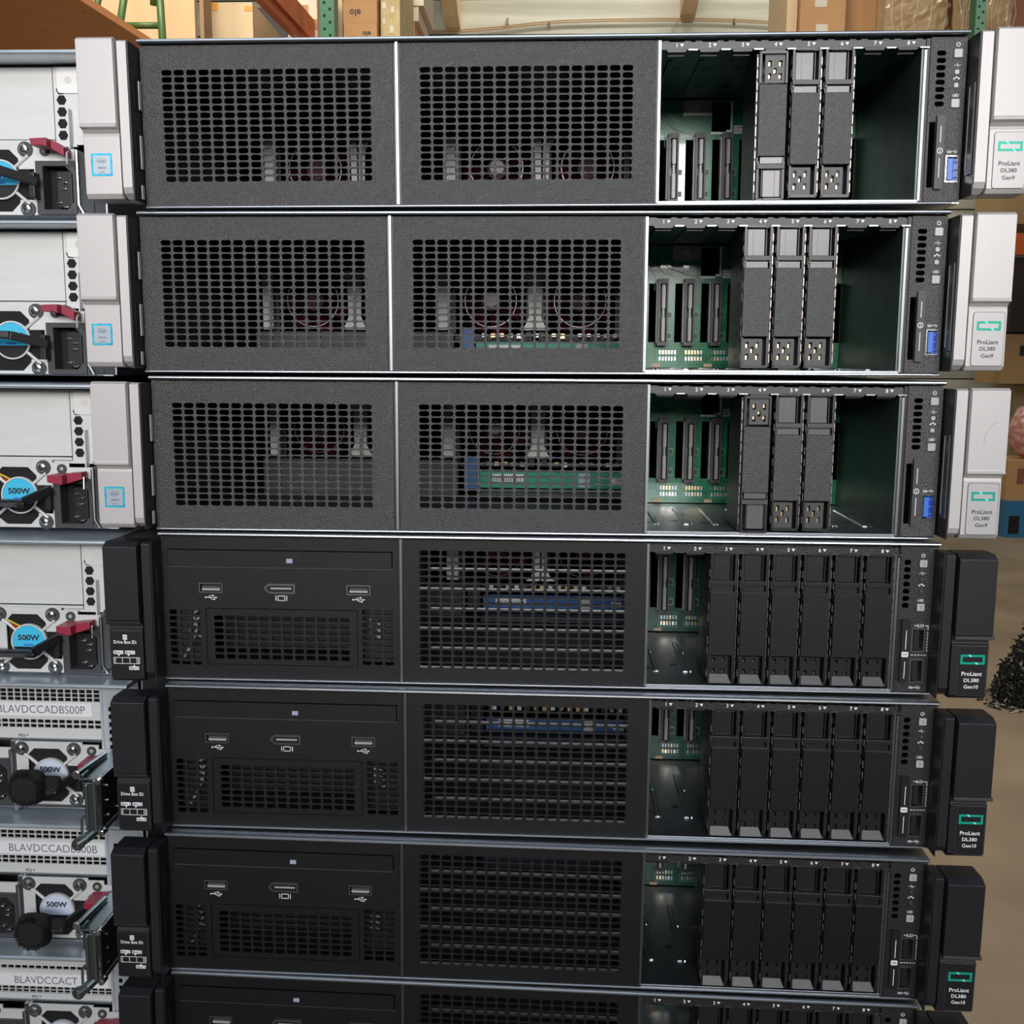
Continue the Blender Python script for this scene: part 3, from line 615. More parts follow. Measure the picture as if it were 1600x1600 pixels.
# ------------------------------------------------------------------ rear-facing servers (left stack)
LZ = [164.3, 73.8, -17, -107.5, -194.5, -283.6, -370.5]; LX = [-262, -261, -262, -260, -254, -255, -256]
LBASE = (-150, 320, -85.1)
def left_frame(i): return Matrix.Translation((LX[i]*MM, .590, LZ[i]*MM+EYE))
def rear_chassis(kind):
    b = MB(); W = -445
    b.box(W, 0, 0, 690, -1.3, 1.3, LID).tube([(W, -.2, 0), (0, -.2, 0)], 1.4, LID, 10)
    b.box(W, 0, 17, 690, -85.1, -84.4, TINB).box(-1, 0, 22, 690, -84.6, -1.3, TINB).box(W, W+1, 22, 690, -84.6, -1.3, TINB).box(W, 0, 600, 602, -87, -1.7, INNER)
    b.tube([(W, 16.8, -84.6), (-6, 16.8, -84.6)], .5, RAIL, 8)
    b.box(W, 0, 160, 162, -84.6, -2, DRK).box(W, -1, 30, 31, -42, -2, DRK)
    if kind == 'plain': b.box(W, -26.9, 17.8, 19.6, -44.2, -42.6, TIN).box(-39, -14.5, 18, 20, -46.2, -44.6, TIN)
    else:
        b.box(W, -26, 17.5, 19.5, -41.6, -40.2, RAIL).box(-81.6, -79.0, 14.5, 30, -86, -41, RAIL)
    return b
def rear_server(kind, txt=None, rows=None):
    root = empty('rear_facing_server'); off = LBASE
    rear_chassis(kind).build('chassis', root, off)
    if kind == 'plain':
        p = MB(); p.box(-445, -27, 19, 21, -42, -2.6, TIN).box(-27.3, -26.7, 18.8, 21, -42, -2.6, BLK); p.build('blank_cover', root, off, bevel=.3)
        v = MB(); v.box(-26.6, -1.5, 18.6, 19.4, -45, -2.6, TIN)
        for z in (-20.6, -27, -33.4, -39.8): v.cyl((-22.2, z), 2.9, 18.3, 18.6, DRK, n=6)
        v.cyl((-22.6, -15.2), 2.6, 18.3, 18.6, DRK, n=6); v.rrect(-24, -4, -17, -3.2, 1.8, 17.6, 18.6, mat('bright_tab', (.85, .85, .84), .35, metal=.3), 4); v.cyl((-17.6, -10), 2.2, 17.4, 17.6, TIN, n=6)
        v.box(-17.4, -16.6, 14, 18.6, -48, -26, TIN)
        v.build('vented_bracket', root, off)
    else:
        p = MB(); flds = [(-147.8, -25.8, z0, z1, 27, n, 3.75, 2.3, .25) for z0, z1, n in rows]
        p.panel(-445, -25.2, -40.6, -8.0, 19, 20.2, TIN, flds); p.box(-445, -25.2, 19, 21, -7.9, -2, TINB)
        p.text('PS1', -76.4, -38.9, 1.9, 18.9, INK, w=3.9).add([(-73.6, 18.9, -38.3), (-72.4, 18.9, -38.3), (-73, 18.9, -39.5)], [(0, 1, 2)], INK)
        p.build('vented_cover', root, off)
        l = MB(); z = txt[3]; l.box(-160, txt[4], 18.4, 19, z-4.2, z+4.2, LBL); l.text(txt[0], txt[1], z, 5.0, 18.35, mat('label_ink', (.10, .10, .12), .6), w=txt[2]-txt[1], align='l', bold=-.004); l.build('asset_label', root, off)
        v = MB(); v.panel(-25, -17, -51, -3, 18.2, 19, TINB, cut=[(-20.6, -18.2, -22-4.9*k, -19-4.9*k) for k in range(6)]); v.box(-25, -23.6, 16.5, 18.2, -50, -8, TINB).box(-17, -1.5, 18.4, 19, -51, -3, TINB); v.build('vented_bracket', root, off)
    return root
names = ['topmost', 'second', 'third', 'fourth', 'fifth', 'sixth', 'seventh']
A1 = rear_server('plain'); plain = [A1]+[copy_tree(A1) for _ in range(3)]
rws = [[(-16.2, -8.4, 3), (-33.8, -28.0, 2)], [(-18.0, -12.0, 2), (-34.6, -28.8, 2)], [(-19.8, -16.8, 1), (-36.2, -31.8, 2)]]
rws = [[(-16.6, -8.6, 3), (-34.0, -28.0, 2)], [(-17.6, -12.0, 2), (-34.4, -29.0, 2)], [(-20.0, -17.0, 1), (-36.2, -32.0, 2)]]
mesh = [rear_server('mesh', ('BLAVDCCADBS00P', -90.6, -35.4, -21.6, -31), rws[0]), rear_server('mesh', ('BLAVDCCADBS00B', -88, -31.3, -23.6, -26.6), rws[1]), rear_server('mesh', ('BLAVDCCACT', -89, -47.8, -27.0, -27.9), rws[2])]
LL = ['topmost rear-facing server of the left stack, plain silver cover plate', 'second rear-facing server from the top of the left stack, plain silver cover',
      'third rear-facing server from the top, with a bright rounded tab beside its plain cover', 'fourth rear-facing server from the top, lowest with a plain silver cover plate',
      'rear-facing server with white label reading BLAVDCCADBS00P over its vent holes', 'rear-facing server with white label reading BLAVDCCADBS00B over its vent holes', 'lowest rear-facing server, white label reading BLAVDCCACT, at the frame bottom']
for i, o in enumerate(plain+mesh):
    place(o, left_frame(i), LBASE); tag(o, LL[i], 'server', 'rear-facing servers in the left stack')

# power supplies, coordinates for the plain type; the mesh type sits 3 mm higher
def power_supply(hubm, handle, wires):
    root = empty('power_supply'); off = (-45, 60, -85); Y = 14.6; dz = 0
    p = MB()
    p.prism([(-71, -47.6), (-67, -45.6), (-51, -45.6), (-47.4, -48.8), (-47.4, -54.6), (-41.5, -59), (-38.2, -66), (-38.2, -72), (-42.2, -76.5), (-48, -80.6), (-52, -83), (-66, -83), (-71, -80), ], Y+.6, Y+1.0, DRK)
    # face plate ring around the fan opening
    o_ = [(-79.6, -43.9), (-37.6, -43.9), (-37, -45.5), (-27.4, -45.5), (-27.2, -48.2), (-14.6, -48.2), (-14.6, -84.4), (-79.6, -84.4)]
    p.panel(-79.6, -13.4, -84.4, -48.2, Y, Y+1, TIN, cut=[(-72, -47.4, -82.6, -48.3), (-47.4, -38.4, -76, -59), (-32.8, -15.2, -82.0, -57.4)])
    p.box(-79.6, -27.4, Y, Y+1, -48.2, -45.5, TIN).box(-79.6, -37.6, Y, Y+1, -45.5, -44, TIN).box(-79.6, -13.4, Y+20, Y+21, -84.4, -44, DRK)
    for a, b2, c, d in ((-72, -48.3, 4, -4), (-47.4, -48.3, -5, -5), (-72, -82.6, 5, 4), (-47.4, -82.6, -5, 5)): p.prism([(a, b2), (a+c, b2), (a, b2+d)][::(1 if c*d > 0 else -1)], Y, Y+1, TIN)
    p.tube([(-13, Y-1, -49), (-13, Y-1, -79), (-10.5, Y, -84.4)], 1.1, RAIL, 8)
    p.box(-79.6, -78.6, Y, 110, -84.4, -44, TIN).box(-14.4, -13.4, Y, 110, -84.4, -48.2, TIN)
    p.build('casing', root, off)
    f = MB(); cx, cz = -57.5, -65
    f.ring((cx, cz), 16.5, 19, Y+3, Y+16, BLK, 32); f.cyl((cx, cz), 10.6, Y-1.6, Y+12, BLK, n=32)
    for t in range(7):
        a = t*.8976; v = []
        for r in (9.5, 16.3):
            for yy, da in ((Y+3, 0), (Y+12, .5)): aa = a+da+r*.02; v.append((cx+r*math.cos(aa), yy, cz+r*math.sin(aa)))
        f.add(v, [(0, 1, 3, 2)], BLK)
    for t in (40, 140, 220, 320):
        a = math.radians(t); f.tube([(cx+9.5*math.cos(a), Y-.6, cz+9.5*math.sin(a)), (cx+17*math.cos(a), Y-.4, cz+17*math.sin(a)), (cx+21.3*math.cos(a), Y-.6, cz+21.3*math.sin(a)*.98)], 1.0, TIN, 8)
    f.ring((cx, cz), 10.2, 11.1, Y-2, Y, TIN, 32)
    if wires:
        f.tube([(-72, Y+1, -52), (-66, Y-1, -54), (-62, Y+1, -57)], .6, mat('wire_yellow', (.7, .5, .05), .5), 6).tube([(-72, Y+1, -54), (-66, Y-1, -56), (-63, Y+1, -58)], .6, WRED, 6)
    else: f.box(-68, -57, Y+1, Y+3, -49.6, -48.4, WRED)
    fo = f.build('fan', root, off)
    h = MB(); n = 28; a0, a1 = math.radians(-18), math.radians(198); P = [(cx+10*math.cos(a0+(a1-a0)*i/n), cz+10*math.sin(a0+(a1-a0)*i/n)) for i in range(n+1)]
    h.prism(P, Y-1.9, Y-1.6, hubm); h.text('500W', cx, cz+(4.0 if hubm == HUBW else 2.6), 3.7, Y-1.96, INK, w=13.4, bold=.035); h.box(cx-3.4, cx+2.6, Y-1.97, Y-1.9, cz-2.6, cz-1.3, BLUL if hubm == CYAN else HUBW)
    h.build('wattage_label', fo, off)
    for x, z in ((-42.7, -48.3), (-42.7, -81.1), (-75.6, -48.3), (-75.6, -81.1)):
        s = MB(); s.cyl((x, z), 4.3, Y-1.0, Y, DGRY, n=24); s.dome((x-.4, z+.2), 3.0, Y-1.0, 1.7, CHR); s.box(x-1.6, x+.8, Y-2.75, Y-2.5, z, z+.4, DGRY).box(x-.6, x-.2, Y-2.75, Y-2.5, z-1, z+1.4, DGRY); s.build('screw', root, off)
    s = MB(); s.cyl((-31.6, -49.1), 2.9, Y-.8, Y, DGRY, n=20); s.dome((-31.6, -49.1), 1.3, Y-.8, .6, LEDC); s.build('status_light', root, off)
    s = MB(); sk = [(-36.8, -55.4), (-13.6, -55.4), (-13.6, -85.4), (-36.8, -85.4)]
    s.panel(-36.8, -13.6, -84.2, -54.8, Y-2, Y+8, DGRY, cut=[(-32.6, -15.4, -81.6, -57.6)])
    s.box(-32.6, -15.4, Y+7, Y+8, -82.2, -57.6, DRK)
    for c, d, z in ((-15.4, -4.6, -82.2), (-15.4, -4.6, -57.6)): s.prism([(c, z), (c+d, z), (c, z+(4.6 if z < -70 else -4.6))][::(1 if z > -70 else -1)], Y-1.9, Y+8, DGRY)
    s.box(-26, -17.5, Y+1, Y+7.5, -80, -60, BLK)
    for x, z in ((-24, -64), (-21, -70), (-24, -77.6), (-20.5, -66.5), (-20.5, -80)): s.box(x-1.8, x+.9, Y-.8, Y+6, z-.4, z+.4, CHR)
    s.build('power_socket', root, off, bevel=.3)
    t = MB()
    if handle == 'up': t.prism([(-33, -51.2), (-24.2, -51.2), (-24.2, -56.8), (-28, -56.2), (-33, -55.2)][::-1], -2, 12, RED).prism([(-24.2, -50.8), (-24.2, -56.8), (-15.4, -54), (-15.4, -50)], 4, 12, RED); t.tube([(-17.5, 10, -52), (-14.8, 6, -53), (-14.6, 5, -60)], .7, CHR, 6)
    else: t.prism([(-32, -45.4), (-22.8, -45.0), (-22.6, -50), (-25, -49), (-31.4, -49.2)][::-1], -2, 12, RED).prism([(-22.8, -45), (-22.6, -50), (-15.4, -53.8), (-15.4, -49)], 3, 12, RED); t.tube([(-16, 10, -50), (-14.6, 5, -52), (-14.6, 5, -58)], .7, GRY, 6)
    t.build('release_tab', root, off, bevel=.5)
    g = MB()
    if handle == 'up':
        g.tube([(-78, 10, -70), (-70, -4, -68), (-45, -5, -68)], 2.0, BLK, 8); g.bar((-76, -4, -66.6), (-46, -4, -66.6), 5, 2.6, DRVF); g.bar((-47, -3, -66.5), (-36.8, 9, -61), 3, 5, BLK); g.box(-75, -49, -6.6, -5.4, -69.4, -66.8, DGRY)
        g.box(-40, -36.8, 8, 15, -73, -60, BLK)
    else:
        g.bar((-76, -4, -62.4), (-50, -4, -62.4), 4, 4.6, BLK); g.bar((-50, -4, -62.4), (-34, 8, -67.2), 4, 4.8, BLK); g.box(-60, -49, -6.8, -5.8, -63.8, -60.6, DGRY); g.box(-38, -34.5, 6, 15, -76, -62, BLK)
    g.build('pull_handle', root, off, bevel=.4)
    return root, off
pd = power_supply(CYAN, 'down', False); pu = power_supply(CYAN, 'up', True); pw = power_supply(HUBW, 'up', False)
def put_psu(src, first, i, dx, dz, label):
    o = src[0] if first else copy_tree(src[0]); place(o, left_frame(i), (src[1][0]+dx, src[1][1], src[1][2]+dz)); tag(o, label, 'power supply', 'hot-plug power supplies of the left stack'); return o
put_psu(pd, True, 0, 0, 0, 'power supply of the topmost left server, handle below a half hidden blue disc')
put_psu(pd, False, 1, 0, .2, 'power supply of the second left server, blue disc partly covered by handle')
put_psu(pu, True, 2, 0, 0, 'power supply with blue 500W disc and wires in the third left server')
put_psu(pu, False, 3, -1.6, .9, 'power supply with blue 500W disc in the fourth left server from the top')
WL = ['fifth', 'sixth', 'lowest']
for k in range(3):
    put_psu(pw, k == 0, 4+k, 1.0, 2.9, f'power supply with white 500W disc and red tab in the {WL[k]} left server')
    nt0 = put_psu(pw, False, 4+k, 1.0-69.6, 2.9, f'power supply at the left frame edge in the {WL[k]} left server')
    for q in [c for c in bpy.data.objects if c.parent == nt0 and c.name.startswith('release_tab')]: bpy.data.objects.remove(q)

# fabric straps round the handles
def strap(name_i, i, x, z, label):
    b = MB(); n = 16
    def blob(cx, cz, cy, rx, rz, ry, N=18, M_=12):
        v = []
        for a in range(M_+1):
            ph = math.pi*a/M_
            for q in range(N):
                th = 2*math.pi*q/N; k = 1+.05*(R.random()-.5)
                sx_ = math.copysign(abs(math.cos(th))**.42, math.cos(th)); sz_ = math.copysign(abs(math.sin(th))**.42, math.sin(th)); w_ = abs(math.sin(ph))**.35
                v.append((cx+rx*sx_*w_*k, cy-ry*math.cos(ph)*k, cz+rz*sz_*w_*k))
        b.add(v, [(a*N+q, a*N+(q+1) % N, (a+1)*N+(q+1) % N, (a+1)*N+q) for a in range(M_) for q in range(N)], VEL)
    blob(x, z, -8, 9.6, 10.0, 6, 44, 26); blob(x+10.5, z+.4, -3, 7, 4.2, 3.5, 30, 18)
    for k in range(1500):
        a_ = R.uniform(0, 6.283); q_ = R.uniform(.75, 1.0); px_ = x+9.6*math.cos(a_)*q_; pz_ = z+9.8*math.sin(a_)*q_; d_ = Vector((R.uniform(-1, 1)+math.cos(a_), R.uniform(-1.2, .2), R.uniform(-1, 1)+math.sin(a_)))*R.uniform(.5, 1.1)
        p0 = Vector((px_, -11-R.uniform(0, 3), pz_)); b.tube([p0, p0+d_], .12, VEL, 3)
    o = b.build('cable_strap', None, (x, -8, z-9), smooth=True); place(o, left_frame(i), (x, -8, z-9)); tag(o, label, 'strap', 'black fabric straps on the power supply handles')
strap(0, 4, -60.0, -60.5, 'fuzzy black fabric strap wrapped round the power supply handle of the fifth left server')
strap(0, 5, -60.5, -63.5, 'fuzzy black fabric strap wrapped round the power supply handle of the sixth left server')

# steel rail end brackets sticking out of the gap between the stacks
def bracket():
    root = empty('rail_bracket'); off = (-10, -10, -84)
    b = MB(); G = mat('zinc_green', (.30, .37, .38), .28, metal=1); yf = -33
    b.bar((-5.2, yf, -58), (-5.2, 13, -58), .001, .001, G)
    s = MB(); s.box(-5.6, -4.2, yf, 12, -73, -44, BLK)
    for y, z in ((-24, -51), (-8, -50), (-24, -60), (-8, -62), (-24, -69), (-10, -70)): s.cyl((y, z), 1.2, -3.6, -4.2, CHR, axis='x', n=10)
    s.tube([(-4.5, yf, -44), (-4.5, 12, -44)], .9, RAIL, 8).tube([(-5, yf+2, -75), (-4.5, 12, -74)], 2.0, mat('rail_dark', (.12, .13, .15), .3, metal=.9), 8)
    s.build('side_plate', root, off)
    f = MB(); f.box(-13.6, -6, yf-1, yf+.6, -75, -46, G).box(-12.6, -11.4, yf-2.2, yf-1, -74, -47, RAIL).box(-8, -6.6, yf-2.4, yf-1, -75, -44, RAIL).cyl((-5.2, -45), 1.8, yf-2, yf+4, CHR, n=14).cyl((-4.6, -76), 1.9, yf-2, yf+4, CHR, n=14)
    f.box(-17, -6, yf, 10, -45.4, -43.8, G)
    f.tube([(-17.6, yf-1, -41.4), (-16, 0, -42.5)], 2.0, G, 12).cyl((-17.6, -41.4), 2.4, yf-1.6, yf-.6, CHR, n=16).box(-14.6, -13.4, yf-1, yf+6, -56, -41, G)
    f.build('front_flange', root, off, bevel=.3)
    k = MB(); k.tube([(-17.4, yf-2, -82), (-13, yf-1, -79), (-9, yf+4, -75.5)], 2.8, G, 14).cyl((-17.6, -82.2), 3.6, yf-4, yf-1.6, G, n=18).box(-18.4, -16.8, yf-4.3, yf-4, -84.6, -80, CHR).tube([(-16.0, yf-1, -79), (-15.8, yf-1, -68), (-14, yf-1, -66), (-12.5, yf-1, -65)], .8, RAIL, 8)
    k.build('release_pin', root, off)
    return root, off
br = bracket()
place(br[0], left_frame(4), br[1]); tag(br[0], 'upper zinc rail bracket sticking out beside the power supply of the fifth left server', 'bracket', 'zinc rail brackets between the stacks')
b2 = copy_tree(br[0]); place(b2, left_frame(5), (br[1][0]-3.5, br[1][1], br[1][2]-3.5)); tag(b2, 'lower zinc rail bracket sticking out in front of the label reading BLAVDCCACT', 'bracket', 'zinc rail brackets between the stacks')

# ------------------------------------------------------------------ work table under both stacks
zt = (LZ[6]-85.6)*MM+EYE
t = empty('work_table', (0, 1.0, 0)); tt = zt/MM-2.2
MB().box(-760, 205, 592, 1320, tt-30, tt, mat('table_top', (.20, .14, .09), .5)).build('table_top', t, (0, 1000, 0), bevel=1)
for x in (-740, 150):
    for y in (640, 1280): MB().box(x, x+40, y, y+40, 0, tt-30, DGRY).build('leg', t, (0, 1000, 0))
tag(t, 'brown topped work table carrying both stacks of servers', 'table')

# ------------------------------------------------------------------ warehouse behind
CARD = mat('cardboard', (0.43, 0.235, 0.105), 0.75, mix=(0.48, 0.27, 0.125), nscale=5); CARDL = mat('cardboard_light', (0.66, 0.49, 0.31), 0.7, mix=(0.70, 0.53, 0.34), nscale=4); CARDC = mat('carton_cream', (0.68, 0.60, 0.48), 0.7)
TAPE = mat('parcel_tape', (0.60, 0.56, 0.48), 0.4); OTAPE = mat('orange_tape', (0.75, 0.33, 0.05), 0.5); RACKG = mat('rack_green', (0.02, 0.14, 0.07), 0.4); ORNG = mat('beam_orange', (0.62, 0.13, 0.045), 0.5, mix=(0.72, 0.18, 0.07), nscale=8); LADG = mat('ladder_green', (0.06, 0.13, 0.035), 0.4)
HARD = mat('hardboard', (0.84, 0.34, 0.13), 0.6, mix=(0.90, 0.38, 0.15), nscale=12); PLY = mat('plywood', (0.68, 0.46, 0.26), 0.6, mix=(0.74, 0.52, 0.30), nscale=3, aniso=(3, 1, .4)); PLYE = mat('timber_brown', (0.34, 0.21, 0.11), 0.7)
FILM = mat('stretch_film', (0.72, 0.64, 0.42), 0.14, trans=0.5, spec=0.8, grain=11, bump=1.0, alpha=0.6)
def mbox(name, x0, x1, y0, y1, z0, z1, m, label, cat, group=None, extra=None, rot=0, bevel=4):
    c = ((x0+x1)/2, (y0+y1)/2, z0); b = MB(); b.box(x0, x1, y0, y1, z0, z1, m)
    if extra: extra(b)
    o = b.build(name, None, c); o.location = Vector(c)*MM; o.rotation_euler.z = rot
    return tag(o, label, cat, group)
def pxbox(name, px0, px1, py0, py1, Y, depth, m, label, cat, group=None, extra=None, rot=0, zbot=None):
    a = at(px0, py0, Y)/MM; b = at(px1, py1, Y)/MM
    z0 = b.z if zbot is None else zbot
    return mbox(name, a.x, b.x, Y/MM, (Y+depth)/MM, z0, a.z, m, label, cat, group, extra, rot)
# brown shelf board overhead, left
H = 0.90
def onplane(px, py):
    d = FW + (px-800)/F_PX*RT - (py-800)/F_PX*UP; return Vector((0, 0, EYE))+d*(H/d.z)
a = onplane(125, 0); b = onplane(222, 62); dr = (b-a).normalized(); n0 = a-dr*.35; f0 = b+dr*.45
sh = empty('shelf_unit', (n0.x-.5, n0.y+.5, 0)); oo = tuple(Vector(sh.location)/MM)
s = MB(); W_ = 1.5; P = [n0, f0, f0+Vector((-W_, 0, 0)), n0+Vector((-W_, 0, 0))]; s.prism([(p.x/MM, p.y/MM) for p in P][::-1], (EYE+H)/MM, (EYE+H)/MM+20, HARD, axis='z')
q = onplane(132, 18)/MM; s.cyl((q.x, q.y), 3, q.z-1, q.z, BLK, axis='z', n=8); s.build('shelf_board', sh, oo)
for p in (f0+Vector((-.12, -.08, 0)), f0+Vector((-W_+.08, -.08, 0)), n0+Vector((-.10, .1, 0)), n0+Vector((-W_+.1, .1, 0))): MB().box(p.x/MM-20, p.x/MM+20, p.y/MM-20, p.y/MM+20, 0, (EYE+H)/MM, PLYE).build('post', sh, oo)
tag(sh, 'brown hardboard shelf overhead, its underside above the left stack', 'shelf')
# plywood sheet and timber post
pxbox('plywood_sheet', 60, 306, -160, 75, 4.4, .03, PLY, 'tall pale plywood sheet standing behind the green ladder', 'board', zbot=0)
pxbox('timber_post', 306, 320, -160, 75, 4.35, .10, PLYE, 'brown timber post right of the pale plywood sheet', 'post', zbot=0)
# green ladder
Yl = 3.7; l = MB(); P_ = lambda x, y, Y=Yl: tuple(at(x, y, Y)/MM)
g0 = at(225, 60, Yl)
def fl(p, x=None): return (p[0] if x is None else x, p[1], 0)
l.tube([P_(246, -60), P_(254, 62), fl(P_(262, 200))], 13, LADG, 10); l.tube([P_(202, -60), P_(187, 42), fl(P_(150, 200))], 13, LADG, 10); l.tube([P_(192, 40), P_(251, 40)], 11, LADG, 10)
l.tube([P_(240, -60), P_(240, 8)], 12, LADG, 10); l.tube([P_(166, -60, 3.8), P_(148, 26, 3.8), fl(P_(110, 200, 3.8))], 12, LADG, 10)
l.tube([P_(200, -40), P_(247, -40)], 11, LADG, 10)
for k in range(5):
    z = 300+k*400; l.tube([(P_(170, 60)[0]-20*(4-k)/4, Yl/MM, z), (P_(258, 60)[0]+6, Yl/MM, z)], 11, LADG, 8)
o = l.build('ladder', None, (g0.x/MM, g0.y/MM, 0), smooth=True); o.location = (g0.x, g0.y, 0); tag(o, 'green tubular steel ladder in front of pale plywood', 'ladder')
# pallet racking: green uprights with punched holes, orange beams
def upright(name, px, wpx, Y, label, z0=0):
    a = at(px-wpx/2, 20, Y)/MM; b2_ = at(px+wpx/2, 20, Y)/MM; m = MB(); m.box(a.x, b2_.x, Y/MM, Y/MM+80, z0, 4300, RACKG)
    for k in range(84):
        if 60+k*50 < z0+10: continue
        for s_ in (.3, .7): m.cyl((a.x+(b2_.x-a.x)*s_, 60+k*50+(25 if s_ > .5 else 0)), 6, Y/MM-1, Y/MM, DRK, n=8)
    c = ((a.x+b2_.x)/2, Y/MM+40, z0); o = m.build(name, None, c); o.location = Vector(c)*MM; tag(o, label, 'rack upright', 'green pallet rack uprights')
upright('rack_upright', 511, 22, 4.4, 'green punched rack upright left of the brown cartons marked elo')
upright('rack_upright', 1533, 16, 5.3, 'green rack upright beside film wrapped boxes at top right', at(1400, 96, 5.24).z/MM)
A_ = at(400, -40, 3.9)/MM; B_ = at(520, 92, 5.3)/MM
m = MB(); m.bar(A_, B_, 60, 90, ORNG); dv = (B_-A_).normalized(); sd = dv.cross(Vector((0, 0, 1))).normalized()
m.bar(A_+sd*-32+Vector((0, 0, 30)), B_+sd*-32+Vector((0, 0, 30)), 14, 22, ORNG); m.bar(A_-Vector((0, 0, 60)), B_-Vector((0, 0, 60)), 30, 40, ORNG)
for k in range(6): p = A_.lerp(B_, .12+.14*k)+sd*-32; m.cyl((p.x, p.z-5), 8, p.y-10, p.y, mat('rivet_orange', (.35, .1, .05), .4), n=8)
c = (A_+B_)/2; o = m.build('rack_beam', None, c); o.location = c*MM; tag(o, 'orange steel rack beam sloping across at upper left', 'rack beam')
# shelf deck the upper goods stand on (hidden behind the stack) 
zs = at(600, 86, 4.42).z/MM
m = MB(); m.box(-3000, 900, 4500, 6300, zs-60, zs, PLYE)
for x in (-2900, -1400, 820):
    for y in (4500, 6200): m.box(x, x+60, y, y+60, 0, zs-60, RACKG)
o = m.build('rack_deck', None, (-1000, 5300, 0)); o.location = (-1.0, 5.3, 0); tag(o, 'timber rack deck behind the stacks that carries the cartons', 'rack')
zb = zs
def tapes(col, rects):
    def f(b):
        y = min(v[1] for v in b.v)
        for x0, y0, x1, y1, Y in rects: p = at(x0, y0, Y)/MM; q = at(x1, y1, Y)/MM; b.box(p.x, q.x, y-2, y, q.z, p.z, col)
    return f
pxbox('carton', 323, 396, 4, 70, 4.6, .45, CARDL, 'pale open carton with orange tape corners, left of the orange beam', 'box', extra=tapes(OTAPE, [(323, 4, 341, 16, 4.6), (382, 10, 395, 17, 4.6)]), zbot=zb)
p = at(345, 66, 4.45)/MM; m = MB(); m.tube([(p.x-90, p.y, zb+30), (p.x-60, p.y, zb+38), (p.x+10, p.y, zb+36), (p.x+70, p.y, zb+16), (p.x+110, p.y, zb+10)], [26, 34, 36, 14, 8], mat('bottle_grey', (.30, .32, .36), .4), 16); m.tube([(p.x-95, p.y, zb+32), (p.x-25, p.y, zb+38)], 37, mat('bottle_navy', (.02, .03, .12), .4), 16)
o = m.build('bottle', None, (p.x, p.y, zb), smooth=True); o.location = (p.x*MM, p.y*MM, zb*MM); tag(o, 'navy and grey bottle lying in front of the pale carton', 'bottle')
pxbox('dark_crate', 397, 462, 12, 70, 5.3, .5, mat('crate_dark', (.035, .03, .03), .6), 'dark crate behind the orange beam', 'crate', zbot=zb)
pxbox('carton', 448, 496, -60, 46, 4.75, .35, CARDC, 'cream carton in white netting between orange beam and green upright', 'box', extra=tapes(CARD, [(470, 8, 482, 30, 4.75), (462, 30, 496, 46, 4.75)]), zbot=zb)
pxbox('carton', 522, 536, -60, 70, 5.2, .5, CARDL, 'narrow pale carton just right of the green upright', 'box', zbot=zb)
def elo(x, y, Y, sz):
    def f(b):
        yy = min(v[1] for v in b.v)-1.5; p = at(x, y, Y)/MM; b.text('elo', p.x, p.z, sz, yy, INK, flip=True)
    return f
pxbox('carton', 536, 589, 3, 36, 4.9, .5, CARD, 'brown carton marked elo upside down, second from top', 'box', 'cartons marked elo', extra=elo(555, 20, 4.9, 30))
pxbox('carton', 536, 589, -60, 2.5, 4.9, .5, CARD, 'brown carton above the one marked elo', 'box', 'cartons marked elo')
pxbox('carton', 537, 589, 36.5, 70, 4.9, .5, CARD, 'brown carton below the one marked elo', 'box', 'cartons marked elo', extra=elo(573, 53, 4.9, 22), zbot=zb)
pxbox('carton', 594, 625, -60, 70, 4.95, .45, mat('carton_olive', (.45, .33, .14), .5, mix=(.55, .43, .22), nscale=20), 'olive brown carton covered in tape patches beside the elo cartons', 'box', extra=tapes(TAPE, [(597, 4, 603, 14, 4.95), (611, 10, 616, 20, 4.95), (598, 28, 602, 38, 4.95), (609, 40, 615, 52, 4.95)]), zbot=zb)
pxbox('carton', 627, 654, 11, 33, 5.4, .4, CARDC, 'cream carton standing on an orange brown one, left of the board wall', 'box')
pxbox('carton', 627, 662, -60, 8.8, 5.4, .4, CARDC, 'wide cream carton at the top of the short pile by the board wall', 'box')
pxbox('carton', 627, 648, 33.5, 80, 5.4, .4, mat('carton_orange', (.50, .28, .12), .7), 'orange brown carton under two cream ones', 'box', zbot=zb)
# corbels and the cable on the board wall
def corbel(px, py, wpx, label):
    a = at(px, py, 9.6)/MM; w_ = wpx*5.9; m = MB(); m.prism([(9560, a.z+60), (9800, a.z), (9800, a.z+600), (9100, a.z+600), (9100, a.z+320)], a.x-w_/2, a.x+w_/2, PLY, axis='x')
    o = m.build('wall_corbel', None, (a.x, 9800, a.z)); o.location = (a.x*MM, 9.8, a.z*MM); tag(o, label, 'bracket', 'timber corbels on the back wall')
corbel(705, 38, 22, 'timber corbel on the board wall left of the sagging cable'); corbel(1078, 18, 22, 'timber corbel on the board wall above the middle drive slots')
m = MB(); pts = [(600, 47), (660, 48), (720, 47), (780, 42), (830, 36), (880, 32), (950, 30), (1030, 29), (1100, 29), (1160, 31), (1250, 36)]
m.tube([tuple(at(x, y, 9.76)/MM) for x, y in pts], 5, mat('cable_tan', (.40, .22, .09), .5), 6); m.tube([tuple(at(x, y+3.2, 9.76)/MM) for x, y in pts], 5, MATS['cable_tan'], 6)
for x, y in ((793, 30), (858, 35), (1147, 30)): p = at(x, y+3, 9.78)/MM; m.box(p.x-8, p.x+8, 9770, 9800, p.z-25, p.z+25, PLYE)
m.tube([tuple(at(x, y, 9.76)/MM) for x, y in ((1045, 60), (1052, 42), (1062, 30), (1075, 16))], 4, MATS['cable_tan'], 6)
c = at(950, 30, 9.78); o = m.build('wall_cable', None, c/MM); o.location = c; tag(o, 'tan twin cable sagging along the pale board wall', 'cable')
